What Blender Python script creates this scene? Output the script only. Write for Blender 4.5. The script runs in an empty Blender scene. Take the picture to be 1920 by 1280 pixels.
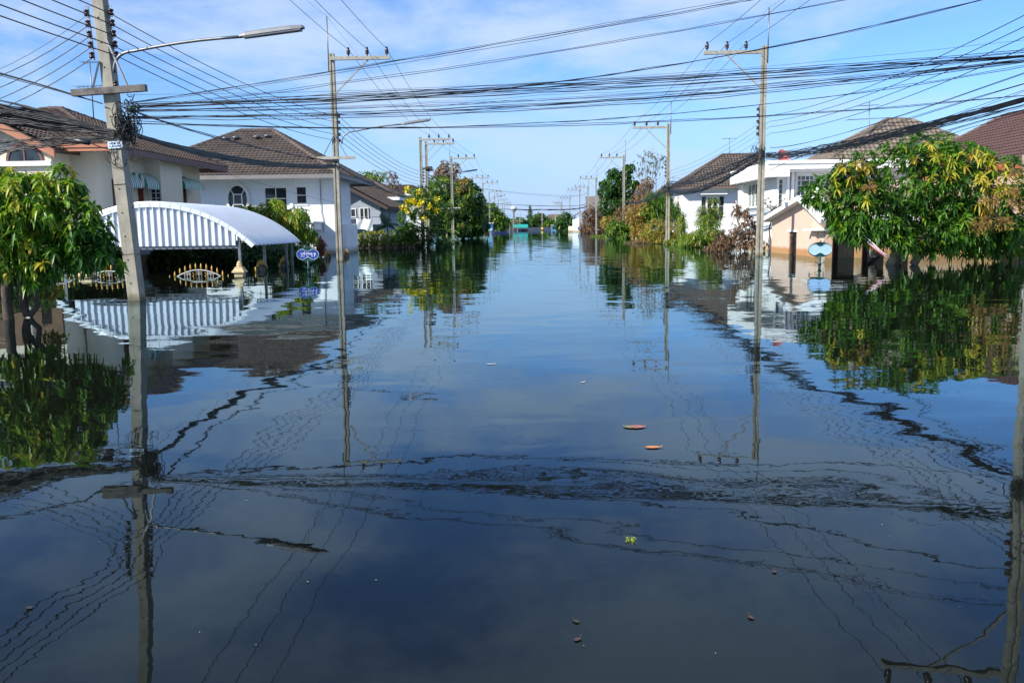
import bpy, math, random
import numpy as np
from mathutils import Vector, Matrix

random.seed(7)
rng = np.random.default_rng(7)
R = math.radians
scene = bpy.context.scene
COL = scene.collection

# ------------------------------------------------------------------ camera
cam = bpy.data.objects.new('camera', bpy.data.cameras.new('camera'))
COL.objects.link(cam)
cam.data.lens, cam.data.sensor_width = 30.0, 36.0
cam.data.clip_start, cam.data.clip_end = 0.1, 9000
yaw, pitch, roll = R(1.468), R(7.66), -0.0135
fw = Vector((-math.sin(yaw)*math.cos(pitch), math.cos(yaw)*math.cos(pitch), -math.sin(pitch)))
r0 = Vector((math.cos(yaw), math.sin(yaw), 0))
u0 = r0.cross(fw)
rr = r0*math.cos(roll) + u0*math.sin(roll)
uu = u0*math.cos(roll) - r0*math.sin(roll)
cm = Matrix((rr, uu, -fw)).transposed().to_4x4()
cm.translation = (0, 0, 1.38)
cam.matrix_world = cm
scene.camera = cam

# ------------------------------------------------------------------ sky and sun
SUN_EL, SUN_AZ = R(34.5), R(52)          # the sun stands behind the camera, over its left shoulder
w = bpy.data.worlds.new('World'); scene.world = w; w.use_nodes = True
nt = w.node_tree; nt.nodes.clear()
def N(t, typ, **kw):
    n = t.nodes.new(typ)
    for k, v in kw.items(): setattr(n, k, v)
    return n
def math_node(t, op, a, b=None):
    n = N(t, 'ShaderNodeMath', operation=op)
    for i, v in enumerate((a, b)):
        if v is None: continue
        if isinstance(v, (int, float)): n.inputs[i].default_value = v
        else: t.links.new(v, n.inputs[i])
    return n.outputs[0]
sky = N(nt, 'ShaderNodeTexSky', sky_type='NISHITA', sun_disc=False, sun_elevation=SUN_EL, sun_rotation=math.pi + SUN_AZ,
        air_density=1.0, dust_density=0.05, ozone_density=3.0, altitude=0)
tc = N(nt, 'ShaderNodeTexCoord')
sep = N(nt, 'ShaderNodeSeparateXYZ'); nt.links.new(tc.outputs['Generated'], sep.inputs[0])
zz = math_node(nt, 'ADD', math_node(nt, 'MAXIMUM', sep.outputs[2], 0.0), 0.16)
CLOUD_SHIFT = (0.0, 3.3)
comb = N(nt, 'ShaderNodeCombineXYZ')
nt.links.new(math_node(nt, 'ADD', math_node(nt, 'DIVIDE', sep.outputs[0], zz), CLOUD_SHIFT[0]), comb.inputs[0])
nt.links.new(math_node(nt, 'ADD', math_node(nt, 'DIVIDE', sep.outputs[1], zz), CLOUD_SHIFT[1]), comb.inputs[1])
def cloud_noise(scale, detail, rough, dist):
    n = N(nt, 'ShaderNodeTexNoise'); nt.links.new(comb.outputs[0], n.inputs['Vector'])
    n.inputs['Scale'].default_value = scale; n.inputs['Detail'].default_value = detail
    n.inputs['Roughness'].default_value = rough; n.inputs['Distortion'].default_value = dist
    return n.outputs[0]
c1 = cloud_noise(1.05, 9, 0.6, 0.25); c2 = cloud_noise(0.33, 3, 0.5, 0.0)
mixed = math_node(nt, 'ADD', math_node(nt, 'MULTIPLY', c1, 0.62), math_node(nt, 'MULTIPLY', c2, 0.5))
mr = N(nt, 'ShaderNodeMapRange', interpolation_type='SMOOTHSTEP'); nt.links.new(mixed, mr.inputs[0])
mr.inputs[1].default_value, mr.inputs[2].default_value = 0.48, 0.64
mr.inputs[3].default_value, mr.inputs[4].default_value = 0.0, 0.84
def wmix(fac, a, b, mode='MIX'):
    n = N(nt, 'ShaderNodeMix', data_type='RGBA', blend_type=mode)
    for q, v in ((n.inputs[0], fac), (n.inputs[6], a), (n.inputs[7], b)):
        if isinstance(v, (int, float)): q.default_value = v
        elif isinstance(v, tuple): q.default_value = (*v, 1)
        else: nt.links.new(v, q)
    return n.outputs[2]
hz = N(nt, 'ShaderNodeMapRange', interpolation_type='SMOOTHSTEP'); nt.links.new(sep.outputs[2], hz.inputs[0])   # pale blue haze low over the horizon
for i, v in enumerate((0.0, 0.17, 0.96, 0.0)): hz.inputs[i+1].default_value = v
base = wmix(hz.outputs[0], wmix(1.0, sky.outputs[0], (0.60, 0.84, 1.18), 'MULTIPLY'), (2.85, 4.0, 6.0))
thin = math_node(nt, 'MULTIPLY', mr.outputs[0], math_node(nt, 'SUBTRACT', 1.0, math_node(nt, 'MULTIPLY', hz.outputs[0], 0.85)))
full = wmix(thin, base, (3.85, 4.8, 6.3))
bg = N(nt, 'ShaderNodeBackground'); bg.inputs[1].default_value = 0.108
nt.links.new(full, bg.inputs[0])
out = N(nt, 'ShaderNodeOutputWorld'); nt.links.new(bg.outputs[0], out.inputs[0])

sun = bpy.data.objects.new('sun', bpy.data.lights.new('sun', 'SUN')); COL.objects.link(sun)
sun.data.energy, sun.data.angle, sun.data.color = 5.0, R(0.53), (1.0, 0.94, 0.84)
sd = Vector((math.sin(SUN_AZ)*math.cos(SUN_EL), math.cos(SUN_AZ)*math.cos(SUN_EL), -math.sin(SUN_EL)))
sun.rotation_euler = sd.to_track_quat('-Z', 'Y').to_euler()
vs = scene.view_settings
vs.view_transform, vs.look, vs.exposure, vs.gamma, vs.use_curve_mapping = 'Standard', 'None', 0.62, 1.0, False
scene.cycles.max_bounces = 8; scene.cycles.transparent_max_bounces = 8
scene.cycles.glossy_bounces = 3; scene.cycles.diffuse_bounces = 3

# ------------------------------------------------------------------ materials
def new_mat(name):
    m = bpy.data.materials.new(name); m.use_nodes = True
    t = m.node_tree; t.nodes.clear()
    o = N(t, 'ShaderNodeOutputMaterial'); p = N(t, 'ShaderNodeBsdfPrincipled')
    t.links.new(p.outputs[0], o.inputs[0])
    return m, t, p, o
def noise(t, scale, detail=4, rough=0.55, vec=None, obj=False):
    n = N(t, 'ShaderNodeTexNoise'); n.inputs['Scale'].default_value = scale
    n.inputs['Detail'].default_value = detail; n.inputs['Roughness'].default_value = rough
    if vec is None:
        vec = N(t, 'ShaderNodeNewGeometry').outputs['Position']
    t.links.new(vec, n.inputs['Vector'])
    return n.outputs[0]
def ramp(t, fac, stops):
    r = N(t, 'ShaderNodeValToRGB'); t.links.new(fac, r.inputs[0])
    e = r.color_ramp.elements
    while len(e) < len(stops): e.new(0.5)
    for i, (p, c) in enumerate(stops):
        e[i].position = p; e[i].color = (*c, 1) if len(c) == 3 else c
    return r.outputs[0]
def mix(t, fac, a, b, mode='MIX'):
    n = N(t, 'ShaderNodeMix', data_type='RGBA', blend_type=mode)
    for s, v in ((n.inputs[0], fac), (n.inputs[6], a), (n.inputs[7], b)):
        if isinstance(v, (int, float)): s.default_value = v
        elif isinstance(v, tuple): s.default_value = (*v, 1)
        else: t.links.new(v, s)
    return n.outputs[2]
def maprange(t, v, a, b, c, d):
    n = N(t, 'ShaderNodeMapRange'); t.links.new(v, n.inputs[0])
    for i, x in enumerate((a, b, c, d)): n.inputs[i+1].default_value = x
    return n.outputs[0]
def streak_vec(t, sx, sz):
    g = N(t, 'ShaderNodeNewGeometry'); m = N(t, 'ShaderNodeMapping')
    t.links.new(g.outputs['Position'], m.inputs[0]); m.inputs['Scale'].default_value = (sx, sx, sz)
    return m.outputs[0]
MATS = {}
def M(name, col=None, rough=0.7, metal=0.0, var=0.18, scale=2.5, bump=0.0, bscale=40, spec=0.5, stain=None, streak=0.0, rnd=0.0):
    """plain surface: base colour, blotches, rain streaks, a flood mark of its own height, fine relief"""
    if name in MATS: return MATS[name]
    m, t, p, o = new_mat(name)
    c = tuple(col)
    n1 = noise(t, scale, 6, 0.62)
    cc = mix(t, maprange(t, n1, 0.3, 0.7, 0, 1), tuple(x*(1-var) for x in c), tuple(min(1, x*(1+var*0.5)) for x in c))
    if streak:
        n2 = noise(t, 1.0, 5, 0.6, streak_vec(t, 5.0, 0.35))
        cc = mix(t, maprange(t, n2, 0.5, 0.78, 0, streak), cc, tuple(x*0.4 for x in c))
    if rnd:
        oi = N(t, 'ShaderNodeObjectInfo')
        cc = mix(t, 1.0, cc, ramp(t, oi.outputs['Random'], [(0, (1-rnd,)*3), (1, (1,)*3)]), 'MULTIPLY')
    if stain:
        sc, z0, z1 = stain
        g = N(t, 'ShaderNodeNewGeometry'); s = N(t, 'ShaderNodeSeparateXYZ'); t.links.new(g.outputs['Position'], s.inputs[0])
        zn = math_node(t, 'ADD', s.outputs[2], math_node(t, 'MULTIPLY', math_node(t, 'SUBTRACT', noise(t, 4.0, 4), 0.5), 0.22))
        cc = mix(t, maprange(t, zn, z1, z0, 0, 0.85), cc, sc)
    t.links.new(cc, p.inputs['Base Color'])
    p.inputs['Roughness'].default_value = rough; p.inputs['Metallic'].default_value = metal
    p.inputs['Specular IOR Level'].default_value = spec
    if bump:
        b = N(t, 'ShaderNodeBump'); b.inputs['Strength'].default_value = bump; b.inputs['Distance'].default_value = 0.02
        t.links.new(noise(t, bscale, 5), b.inputs['Height']); t.links.new(b.outputs[0], p.inputs['Normal'])
    MATS[name] = m
    return m
def foliage_mat(name, stops, trans=0.3, rough=0.42, bright=1.6):
    if name in MATS: return MATS[name]
    m, t, p, o = new_mat(name)
    a = N(t, 'ShaderNodeAttribute', attribute_name='tint')
    c = ramp(t, a.outputs['Fac'], stops)
    c = mix(t, maprange(t, noise(t, 9, 2), 0.3, 0.7, 0.0, 0.35), c, mix(t, 1.0, c, (0.55, 0.6, 0.5), 'MULTIPLY'))
    t.links.new(c, p.inputs['Base Color']); p.inputs['Roughness'].default_value = rough; p.inputs['Specular IOR Level'].default_value = 0.45
    tr = N(t, 'ShaderNodeBsdfTranslucent'); t.links.new(mix(t, 1.0, c, (bright, bright*1.05, bright*0.55), 'MULTIPLY'), tr.inputs[0])
    ms = N(t, 'ShaderNodeMixShader'); ms.inputs[0].default_value = trans
    t.links.new(p.outputs[0], ms.inputs[1]); t.links.new(tr.outputs[0], ms.inputs[2]); t.links.new(ms.outputs[0], o.inputs[0])
    MATS[name] = m
    return m
def glass_mat(name, col=(0.015, 0.02, 0.025), rough=0.04):
    if name in MATS: return MATS[name]
    m, t, p, o = new_mat(name)
    t.links.new(mix(t, maprange(t, noise(t, 1.3, 3), 0.35, 0.7, 0, 1), col, tuple(x*2.6+0.01 for x in col)), p.inputs['Base Color'])
    p.inputs['Roughness'].default_value = rough; p.inputs['IOR'].default_value = 1.5
    MATS[name] = m
    return m

def water_mat():
    m, t, p, o = new_mat('flood_water')
    g = N(t, 'ShaderNodeNewGeometry')
    def vnoise(scale, sx, sy, detail, rough=0.5, dist=0.0):
        mp = N(t, 'ShaderNodeMapping'); t.links.new(g.outputs['Position'], mp.inputs[0]); mp.inputs['Scale'].default_value = (sx, sy, 1)
        n = N(t, 'ShaderNodeTexNoise'); n.inputs['Scale'].default_value = scale; n.inputs['Detail'].default_value = detail
        n.inputs['Roughness'].default_value = rough; n.inputs['Distortion'].default_value = dist
        t.links.new(mp.outputs[0], n.inputs['Vector'])
        return n
    def slope(n, k):
        v = N(t, 'ShaderNodeVectorMath', operation='SUBTRACT'); t.links.new(n.outputs['Color'], v.inputs[0]); v.inputs[1].default_value = (0.5, 0.5, 0.5)
        s = N(t, 'ShaderNodeVectorMath', operation='MULTIPLY'); t.links.new(v.outputs[0], s.inputs[0])
        if isinstance(k, tuple): s.inputs[1].default_value = k
        else: t.links.new(k, s.inputs[1])
        return s.outputs[0]
    def add(a, b):
        v = N(t, 'ShaderNodeVectorMath', operation='ADD'); t.links.new(a, v.inputs[0]); t.links.new(b, v.inputs[1]); return v.outputs[0]
    s = slope(vnoise(0.55, 1, 1, 2), (0.016, 0.018, 0))
    s = add(s, slope(vnoise(1.5, 0.55, 1.5, 2, 0.5, 0.4), (0.014, 0.034, 0)))
    # patches of finer ripple where a breath of wind touches the water
    pm = vnoise(0.11, 0.5, 1.0, 2).outputs[0]
    k = maprange(t, pm, 0.42, 0.66, 0.004, 0.022)
    cv = N(t, 'ShaderNodeCombineXYZ'); t.links.new(k, cv.inputs[0]); t.links.new(k, cv.inputs[1])
    s = add(s, slope(vnoise(7.0, 0.8, 1.5, 3, 0.55), cv.outputs[0]))
    s = add(s, slope(vnoise(19.0, 0.8, 1.3, 2, 0.5), (0.006, 0.007, 0)))
    v = N(t, 'ShaderNodeVectorMath', operation='ADD'); t.links.new(s, v.inputs[0]); v.inputs[1].default_value = (0, 0, 1)
    nm = N(t, 'ShaderNodeVectorMath', operation='NORMALIZE'); t.links.new(v.outputs[0], nm.inputs[0])
    t.nodes.remove(p)                                       # murky body below, mirror above, weighed by Fresnel
    body = N(t, 'ShaderNodeBsdfDiffuse'); gl = N(t, 'ShaderNodeBsdfGlossy'); fr = N(t, 'ShaderNodeFresnel'); ms = N(t, 'ShaderNodeMixShader')
    t.links.new(mix(t, maprange(t, noise(t, 0.15, 3), 0.35, 0.65, 0, 1), (0.0042, 0.0052, 0.0040), (0.0062, 0.0070, 0.0050)), body.inputs[0])
    gl.inputs['Color'].default_value = (0.76, 0.93, 1.0, 1); gl.inputs['Roughness'].default_value = 0.012; fr.inputs[0].default_value = 1.333
    for q in (gl, fr): t.links.new(nm.outputs[0], q.inputs['Normal'])
    t.links.new(fr.outputs[0], ms.inputs[0]); t.links.new(body.outputs[0], ms.inputs[1]); t.links.new(gl.outputs[0], ms.inputs[2]); t.links.new(ms.outputs[0], o.inputs[0])
    return m

# ------------------------------------------------------------------ mesh helpers
ORG = {}
def link(o, parent=None):
    COL.objects.link(o)
    if parent is not None: o.parent = parent
def props(o, label=None, cat=None, group=None, kind=None):
    for k, v in (('label', label), ('category', cat), ('group', group), ('kind', kind)):
        if v: o[k] = v
    return o
def thing(name, label, cat, loc, group=None):
    o = bpy.data.objects.new(name, None); o.empty_display_size = 0.3
    o.location = loc; link(o); ORG[o.name] = Vector(loc)
    return props(o, label, cat, group)
class MB:
    """collects shapes in world coordinates; build() links them as one mesh object under a parent"""
    def __init__(s): s.v, s.f, s.m, s.sm = [], [], [], []
    def add(s, vs, fs, mat=0, smooth=False):
        b = len(s.v); s.v.extend(tuple(v) for v in vs)
        for f in fs:
            s.f.append(tuple(i+b for i in f)); s.m.append(mat); s.sm.append(smooth)
        return s
    def box(s, x0, x1, y0, y1, z0, z1, mat=0):
        v = [(x, y, z) for z in (z0, z1) for y in (y0, y1) for x in (x0, x1)]
        return s.add(v, [(0, 2, 3, 1), (4, 5, 7, 6), (0, 1, 5, 4), (2, 6, 7, 3), (0, 4, 6, 2), (1, 3, 7, 5)], mat)
    def bar(s, a, b, wx, wz, mat=0, up=(0, 0, 1)):
        a, b = Vector(a), Vector(b); d = (b-a).normalized(); up = Vector(up)
        if abs(d.dot(up)) > 0.98: up = Vector((0, 1, 0))
        sx = d.cross(up).normalized()*wx/2; sz = sx.cross(d).normalized()*wz/2
        v = [p + i*sx + j*sz for p in (a, b) for i, j in ((-1, -1), (1, -1), (1, 1), (-1, 1))]
        return s.add(v, [(0, 1, 2, 3), (7, 6, 5, 4), (0, 4, 5, 1), (1, 5, 6, 2), (2, 6, 7, 3), (3, 7, 4, 0)], mat)
    def tube(s, pts, r, n=6, mat=0, smooth=True, cap=True):
        pts = [Vector(p) for p in pts]; k = len(pts)
        rs = r if isinstance(r, (list, tuple)) else [r]*k
        up = Vector((0.31, 0.17, 0.93)).normalized(); vs = []; side = None
        for i, p in enumerate(pts):
            d = (pts[min(i+1, k-1)] - pts[max(i-1, 0)]).normalized()
            if side is None:
                if abs(d.dot(up)) > 0.95: up = Vector((1, 0, 0))
                side = d.cross(up).normalized()
            else:
                side = (side - d*side.dot(d)).normalized()
            o2 = d.cross(side)
            for j in range(n):
                a = 2*math.pi*j/n
                vs.append(p + (side*math.cos(a) + o2*math.sin(a))*rs[i])
        fs = [(i*n+j, i*n+(j+1) % n, (i+1)*n+(j+1) % n, (i+1)*n+j) for i in range(k-1) for j in range(n)]
        s.add(vs, fs, mat, smooth)
        if cap:
            b = len(s.v) - len(vs)
            s.f += [tuple(b+j for j in reversed(range(n))), tuple(b+(k-1)*n+j for j in range(n))]; s.m += [mat]*2; s.sm += [False]*2
        return s
    def lathe(s, prof, c, n=10, mat=0, smooth=True):
        vs = [(c[0]+r*math.cos(2*math.pi*j/n), c[1]+r*math.sin(2*math.pi*j/n), c[2]+z) for r, z in prof for j in range(n)]
        k = len(prof)
        fs = [(i*n+j, i*n+(j+1) % n, (i+1)*n+(j+1) % n, (i+1)*n+j) for i in range(k-1) for j in range(n)]
        fs += [tuple(reversed(range(n))), tuple((k-1)*n+j for j in range(n))]
        return s.add(vs, fs, mat, smooth)
    def prism(s, poly, d, mat=0):
        """closed prism from a planar polygon moved by d"""
        d = Vector(d); p = [Vector(q) for q in poly]; n = len(p)
        nrm = sum(((p[i]-p[0]).cross(p[(i+1) % n]-p[0]) for i in range(1, n-1)), Vector())
        if nrm.dot(d) > 0: p.reverse()
        v = p + [q+d for q in p]
        fs = [tuple(range(n)), tuple(reversed(range(n, 2*n)))] + [((i+1) % n, i, n+i, n+(i+1) % n) for i in range(n)]
        return s.add(v, fs, mat)
    def build(s, name, mats, parent=None, kind=None, loc=None):
        me = bpy.data.meshes.new(name)
        off = ORG[parent.name] if parent is not None else Vector(loc or (0, 0, 0))
        me.from_pydata([(v[0]-off.x, v[1]-off.y, v[2]-off.z) for v in s.v], [], s.f)
        for m in (mats if isinstance(mats, (list, tuple)) else [mats]): me.materials.append(m)
        me.polygons.foreach_set('material_index', s.m); me.polygons.foreach_set('use_smooth', s.sm); me.update()
        o = bpy.data.objects.new(name, me); link(o, parent)
        if parent is None: o.location = off
        ORG[o.name] = off.copy()
        if kind: o['kind'] = kind
        return o
def piece(name, mesh, parent, loc, rot=None):
    """one of many alike pieces: shares the mesh; loc in world coordinates"""
    o = bpy.data.objects.new(name, mesh); link(o, parent)
    off = ORG[parent.name] if parent is not None else Vector()
    if rot is None: o.location = Vector(loc) - off
    else:
        mt = rot.to_4x4() if hasattr(rot, 'to_4x4') else rot
        mt = mt.copy(); mt.translation = Vector(loc) - off; o.matrix_basis = mt
    ORG[o.name] = Vector(loc)
    return o
def proto_mesh(name, mb, mats):
    me = bpy.data.meshes.new(name); me.from_pydata(mb.v, [], mb.f)
    for m in (mats if isinstance(mats, (list, tuple)) else [mats]): me.materials.append(m)
    me.polygons.foreach_set('material_index', mb.m); me.polygons.foreach_set('use_smooth', mb.sm); me.update()
    return me
def copy_tree(o, loc, label=None, group=None):
    c = o.copy(); COL.objects.link(c); c.location = loc; ORG[c.name] = Vector(loc)
    if label: c['label'] = label
    if group: c['group'] = group
    for ch in o.children:
        d = ch.copy(); COL.objects.link(d); d.parent = c
        for g in ch.children:
            e = g.copy(); COL.objects.link(e); e.parent = d
    return c
def np_mesh(name, V, F, tint=None, smooth=False):
    """fast mesh: F is a list of (n,k) index arrays, tint the matching list of per-face values"""
    me = bpy.data.meshes.new(name)
    me.vertices.add(len(V)); me.vertices.foreach_set('co', np.ascontiguousarray(V, dtype=np.float32).ravel())
    loops = np.concatenate([f.ravel() for f in F]); tot = np.concatenate([np.full(len(f), f.shape[1]) for f in F])
    start = np.concatenate([[0], np.cumsum(tot)[:-1]])
    me.loops.add(len(loops)); me.loops.foreach_set('vertex_index', loops.astype(np.int32))
    me.polygons.add(len(tot)); me.polygons.foreach_set('loop_start', start.astype(np.int32)); me.polygons.foreach_set('loop_total', tot.astype(np.int32))
    if tint is not None:
        a = me.attributes.new('tint', 'FLOAT', 'FACE'); a.data.foreach_set('value', np.concatenate(tint).astype(np.float32))
    me.update(calc_edges=True); me.validate()
    if smooth: me.polygons.foreach_set('use_smooth', np.ones(len(tot), dtype=bool))
    return me
def lerp(a, b, t): return Vector(a)*(1-t) + Vector(b)*t
# ------------------------------------------------------------------ palette
CONCRETE = M('weathered_concrete', (0.315, 0.295, 0.24), 0.85, var=0.34, scale=3.0, bump=0.25, bscale=60, streak=0.55, stain=((0.10, 0.085, 0.05), 0.02, 0.16))
CONC_ARM = M('crossarm_concrete', (0.34, 0.325, 0.28), 0.85, var=0.3, scale=5, bump=0.2)
GALV = M('galvanised_steel', (0.19, 0.20, 0.215), 0.45, metal=0.7, var=0.2, scale=6)
LAMPGREY = M('lamp_housing_grey', (0.17, 0.18, 0.195), 0.45, var=0.12)
LAMPLENS = M('lamp_underside', (0.10, 0.11, 0.12), 0.3, var=0.2)
PORCELAIN = M('brown_porcelain', (0.035, 0.016, 0.012), 0.22, var=0.2)
BLACK = M('black_cable_sheath', (0.012, 0.013, 0.015), 0.45, var=0.3, scale=8)
STEELDARK = M('dark_steel', (0.05, 0.05, 0.052), 0.6, var=0.3)
HOLE = M('bolt_hole_shadow_rust', (0.02, 0.016, 0.012), 0.9)
CREAM = M('cream_render', (0.70, 0.615, 0.475), 0.85, var=0.07, scale=1.2, bump=0.06, bscale=90, streak=0.10, stain=((0.22, 0.15, 0.09), 0.15, 0.5))
TERRA = M('terracotta_paint', (0.40, 0.155, 0.085), 0.6, var=0.15)
BROWNPAINT = M('dark_red_brown_paint', (0.13, 0.055, 0.045), 0.55, var=0.15)
ROOF_A = M('brown_roof_tile', (0.105, 0.072, 0.055), 0.8, var=0.42, scale=1.7, bump=0.2)
ROOF_B = M('grey_brown_roof_tile', (0.105, 0.081, 0.066), 0.8, var=0.42, scale=1.7, bump=0.2)
ROOF_G = M('sand_grey_roof_tile', (0.185, 0.150, 0.118), 0.8, var=0.42, scale=1.9, bump=0.2)
ROOF_H = M('maroon_roof_tile', (0.085, 0.044, 0.040), 0.75, var=0.25, scale=1.7, bump=0.15)
WHITE_B = M('white_blue_render', (0.74, 0.76, 0.78), 0.85, var=0.06, scale=1.2, bump=0.05, bscale=90, streak=0.12, stain=((0.20, 0.15, 0.09), 0.05, 0.42))
WHITE = M('white_paint', (0.80, 0.80, 0.785), 0.75, var=0.06, scale=1.4, streak=0.10)
WHITE_W = M('white_wall_flood_marked', (0.80, 0.80, 0.78), 0.8, var=0.07, scale=1.3, bump=0.05, bscale=90, streak=0.12, stain=((0.42, 0.26, 0.10), 0.1, 0.55))
PINK = M('salmon_render', (0.64, 0.455, 0.355), 0.85, var=0.07, scale=1.1, bump=0.05, bscale=90, streak=0.06, stain=((0.36, 0.17, 0.045), 0.22, 0.34))
PINK2 = M('peach_render_flooded', (0.48, 0.35, 0.265), 0.85, var=0.1, scale=1.1, streak=0.1, stain=((0.33, 0.18, 0.06), 0.25, 0.6))
FRAME = M('white_window_frame', (0.78, 0.77, 0.73), 0.6, var=0.06)
WOODRED = M('red_wood_frame', (0.30, 0.065, 0.032), 0.5, var=0.25)
GLASS = glass_mat('dark_window_glass'); GLASS2 = glass_mat('curtained_glass', (0.07, 0.085, 0.09), 0.06)
GBLOCK = glass_mat('glass_block', (0.06, 0.075, 0.07), 0.15)
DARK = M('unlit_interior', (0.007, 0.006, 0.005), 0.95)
AWN_G = M('awning_green', (0.05, 0.24, 0.20), 0.6, var=0.15); AWN_W = M('awning_white', (0.72, 0.76, 0.72), 0.6, var=0.1)
ZINC = M('zincalume_sheet', (0.60, 0.65, 0.70), 0.30, metal=0.7, var=0.08, scale=1.6, streak=0.05)
ZINC_T = M('zinc_edge_trim', (0.66, 0.69, 0.73), 0.4, metal=0.25, var=0.06)
GOLD = M('gold_paint', (0.48, 0.27, 0.055), 0.45, metal=0.3, var=0.2)
SAND = M('sand_yellow_render', (0.52, 0.40, 0.22), 0.8, var=0.15, scale=5, bump=0.1)
IRON = M('grey_painted_iron', (0.36, 0.36, 0.35), 0.5, var=0.15)
IRONDARK = M('black_wrought_iron', (0.02, 0.02, 0.022), 0.5)
SIGNBLUE = M('enamel_blue', (0.004, 0.028, 0.23), 0.55, var=0.05)
SIGNPALE = M('faded_blue_enamel', (0.36, 0.53, 0.78), 0.3, var=0.08, scale=6)
SIGNGREEN = M('dark_green_paint', (0.005, 0.05, 0.05), 0.4, var=0.2)
LETTER = M('white_lettering', (0.8, 0.82, 0.84), 0.5, var=0.02)
BARK = M('bark', (0.085, 0.062, 0.045), 0.9, var=0.45, scale=9, bump=0.5, bscale=30)
BARKPALE = M('pale_bark', (0.20, 0.165, 0.13), 0.9, var=0.4, scale=9, bump=0.4, bscale=30)
TWIG = M('dry_twig', (0.15, 0.10, 0.065), 0.9, var=0.3, scale=10)
F_MANGO = foliage_mat('mango_leaf', [(0, (0.022, 0.07, 0.012)), (0.35, (0.055, 0.16, 0.016)), (0.6, (0.16, 0.30, 0.02)), (0.8, (0.46, 0.40, 0.035)), (1.0, (0.40, 0.20, 0.05))])
F_GREEN = foliage_mat('broad_green_leaf', [(0, (0.02, 0.06, 0.014)), (0.4, (0.052, 0.145, 0.022)), (0.7, (0.17, 0.28, 0.028)), (0.88, (0.32, 0.29, 0.045)), (1.0, (0.20, 0.08, 0.035))])
F_DEAD = foliage_mat('dead_leaf', [(0, (0.08, 0.042, 0.024)), (0.5, (0.185, 0.108, 0.058)), (1.0, (0.33, 0.205, 0.115))], trans=0.15, rough=0.8, bright=1.2)
F_CROTON = foliage_mat('croton_leaf', [(0, (0.05, 0.14, 0.018)), (0.4, (0.17, 0.26, 0.03)), (0.65, (0.38, 0.34, 0.05)), (0.85, (0.37, 0.235, 0.06)), (1.0, (0.23, 0.125, 0.05))])
F_FLOWER = foliage_mat('yellow_flower', [(0, (0.62, 0.50, 0.008)), (1.0, (0.86, 0.72, 0.02))], trans=0.2, bright=1.2)
F_PANICLE = foliage_mat('mango_panicle', [(0, (0.30, 0.17, 0.035)), (1.0, (0.56, 0.37, 0.08))], trans=0.2, rough=0.7, bright=1.2)

# ------------------------------------------------------------------ ground and water
WATER = water_mat()
def sheet(name, x0, x1, y0, y1, z, mat, kind='structure'):
    m = MB(); m.add([(x0, y0, z), (x1, y0, z), (x1, y1, z), (x0, y1, z)], [(0, 1, 2, 3)])
    return m.build(name, mat, kind=kind)
MUD = M('mud', (0.07, 0.055, 0.035), 0.9)
LAND = M('dry_ground', (0.10, 0.09, 0.05), 0.95, var=0.3, scale=0.2)
g_ = sheet('ground', -3500, 3500, -60, 6000, -1.15, MUD)
w_ = sheet('water', -400, 400, -50, 283, 0.0, WATER)
m = MB(); m.box(-3500, 3500, 283, 6000, -1.1, 0.22); fb_ = m.build('far_bank', LAND, kind='structure')
for o_, l_ in ((g_, 'muddy ground under the flood water'), (w_, 'calm dark flood water covering the whole street'), (fb_, 'dry land beyond the wall at the street end')): o_['label'] = l_

# ------------------------------------------------------------------ roofs
def tile_plane(mb, E0, E1, T1, T0, course=0.29, period=0.25, amp=0.05, lift=0.05, base=0.02):
    """overlapping courses of curved tiles on the plane E0-E1 (eave) .. T0-T1 (top)"""
    E0, E1, T0, T1 = map(Vector, (E0, E1, T0, T1))
    u = (E1-E0).normalized()
    n = u.cross(T0-E0).normalized()
    if n.z < 0: n = -n
    H = ((T0-E0) - u*(T0-E0).dot(u)).length
    L0, L1 = 0.0, (T0-E0).dot(u); R0, R1 = (E1-E0).dot(u), (T1-E0).dot(u)
    sv = ((T0-E0) - u*(T0-E0).dot(u)).normalized()
    K = max(2, round(H/course)); st = period/6
    def wave(x): return amp*(0.5+0.5*math.cos(2*math.pi*x/period))**1.3
    for k in range(K):
        va, vb = k/K, (k+1)/K
        la, ra = L0+(L1-L0)*va, R0+(R1-R0)*va
        lb, rb = L0+(L1-L0)*vb, R0+(R1-R0)*vb
        a, b = max(la, lb), min(ra, rb)
        xs = [i*st for i in range(math.ceil(a/st+0.05), math.floor(b/st-0.05)+1)]
        if not xs: xs = [(a+b)/2]
        jit = random.uniform(-0.006, 0.006)
        bot = [(la, va)] + [(x, va) for x in xs] + [(ra, va)]
        top = [(lb, vb)] + [(x, vb) for x in xs] + [(rb, vb)]
        if rb-lb < 0.02: top = [(lb, vb)] + [((lb+rb)/2, vb) for x in xs] + [(rb, vb)]
        nn = len(bot); vs = []
        for x, v in bot: vs.append(E0+u*x+sv*(v*H)+n*(base))
        for x, v in bot: vs.append(E0+u*x+sv*(v*H-0.02)+n*(base+lift+jit+wave(x)))
        for x, v in top: vs.append(E0+u*x+sv*(v*H)+n*(base+wave(x)))
        fs = []
        for i in range(nn-1):
            fs += [(i, i+1, nn+i+1, nn+i), (nn+i, nn+i+1, 2*nn+i+1, 2*nn+i)]
        mb.add(vs, fs)
RIDGE = {}
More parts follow.
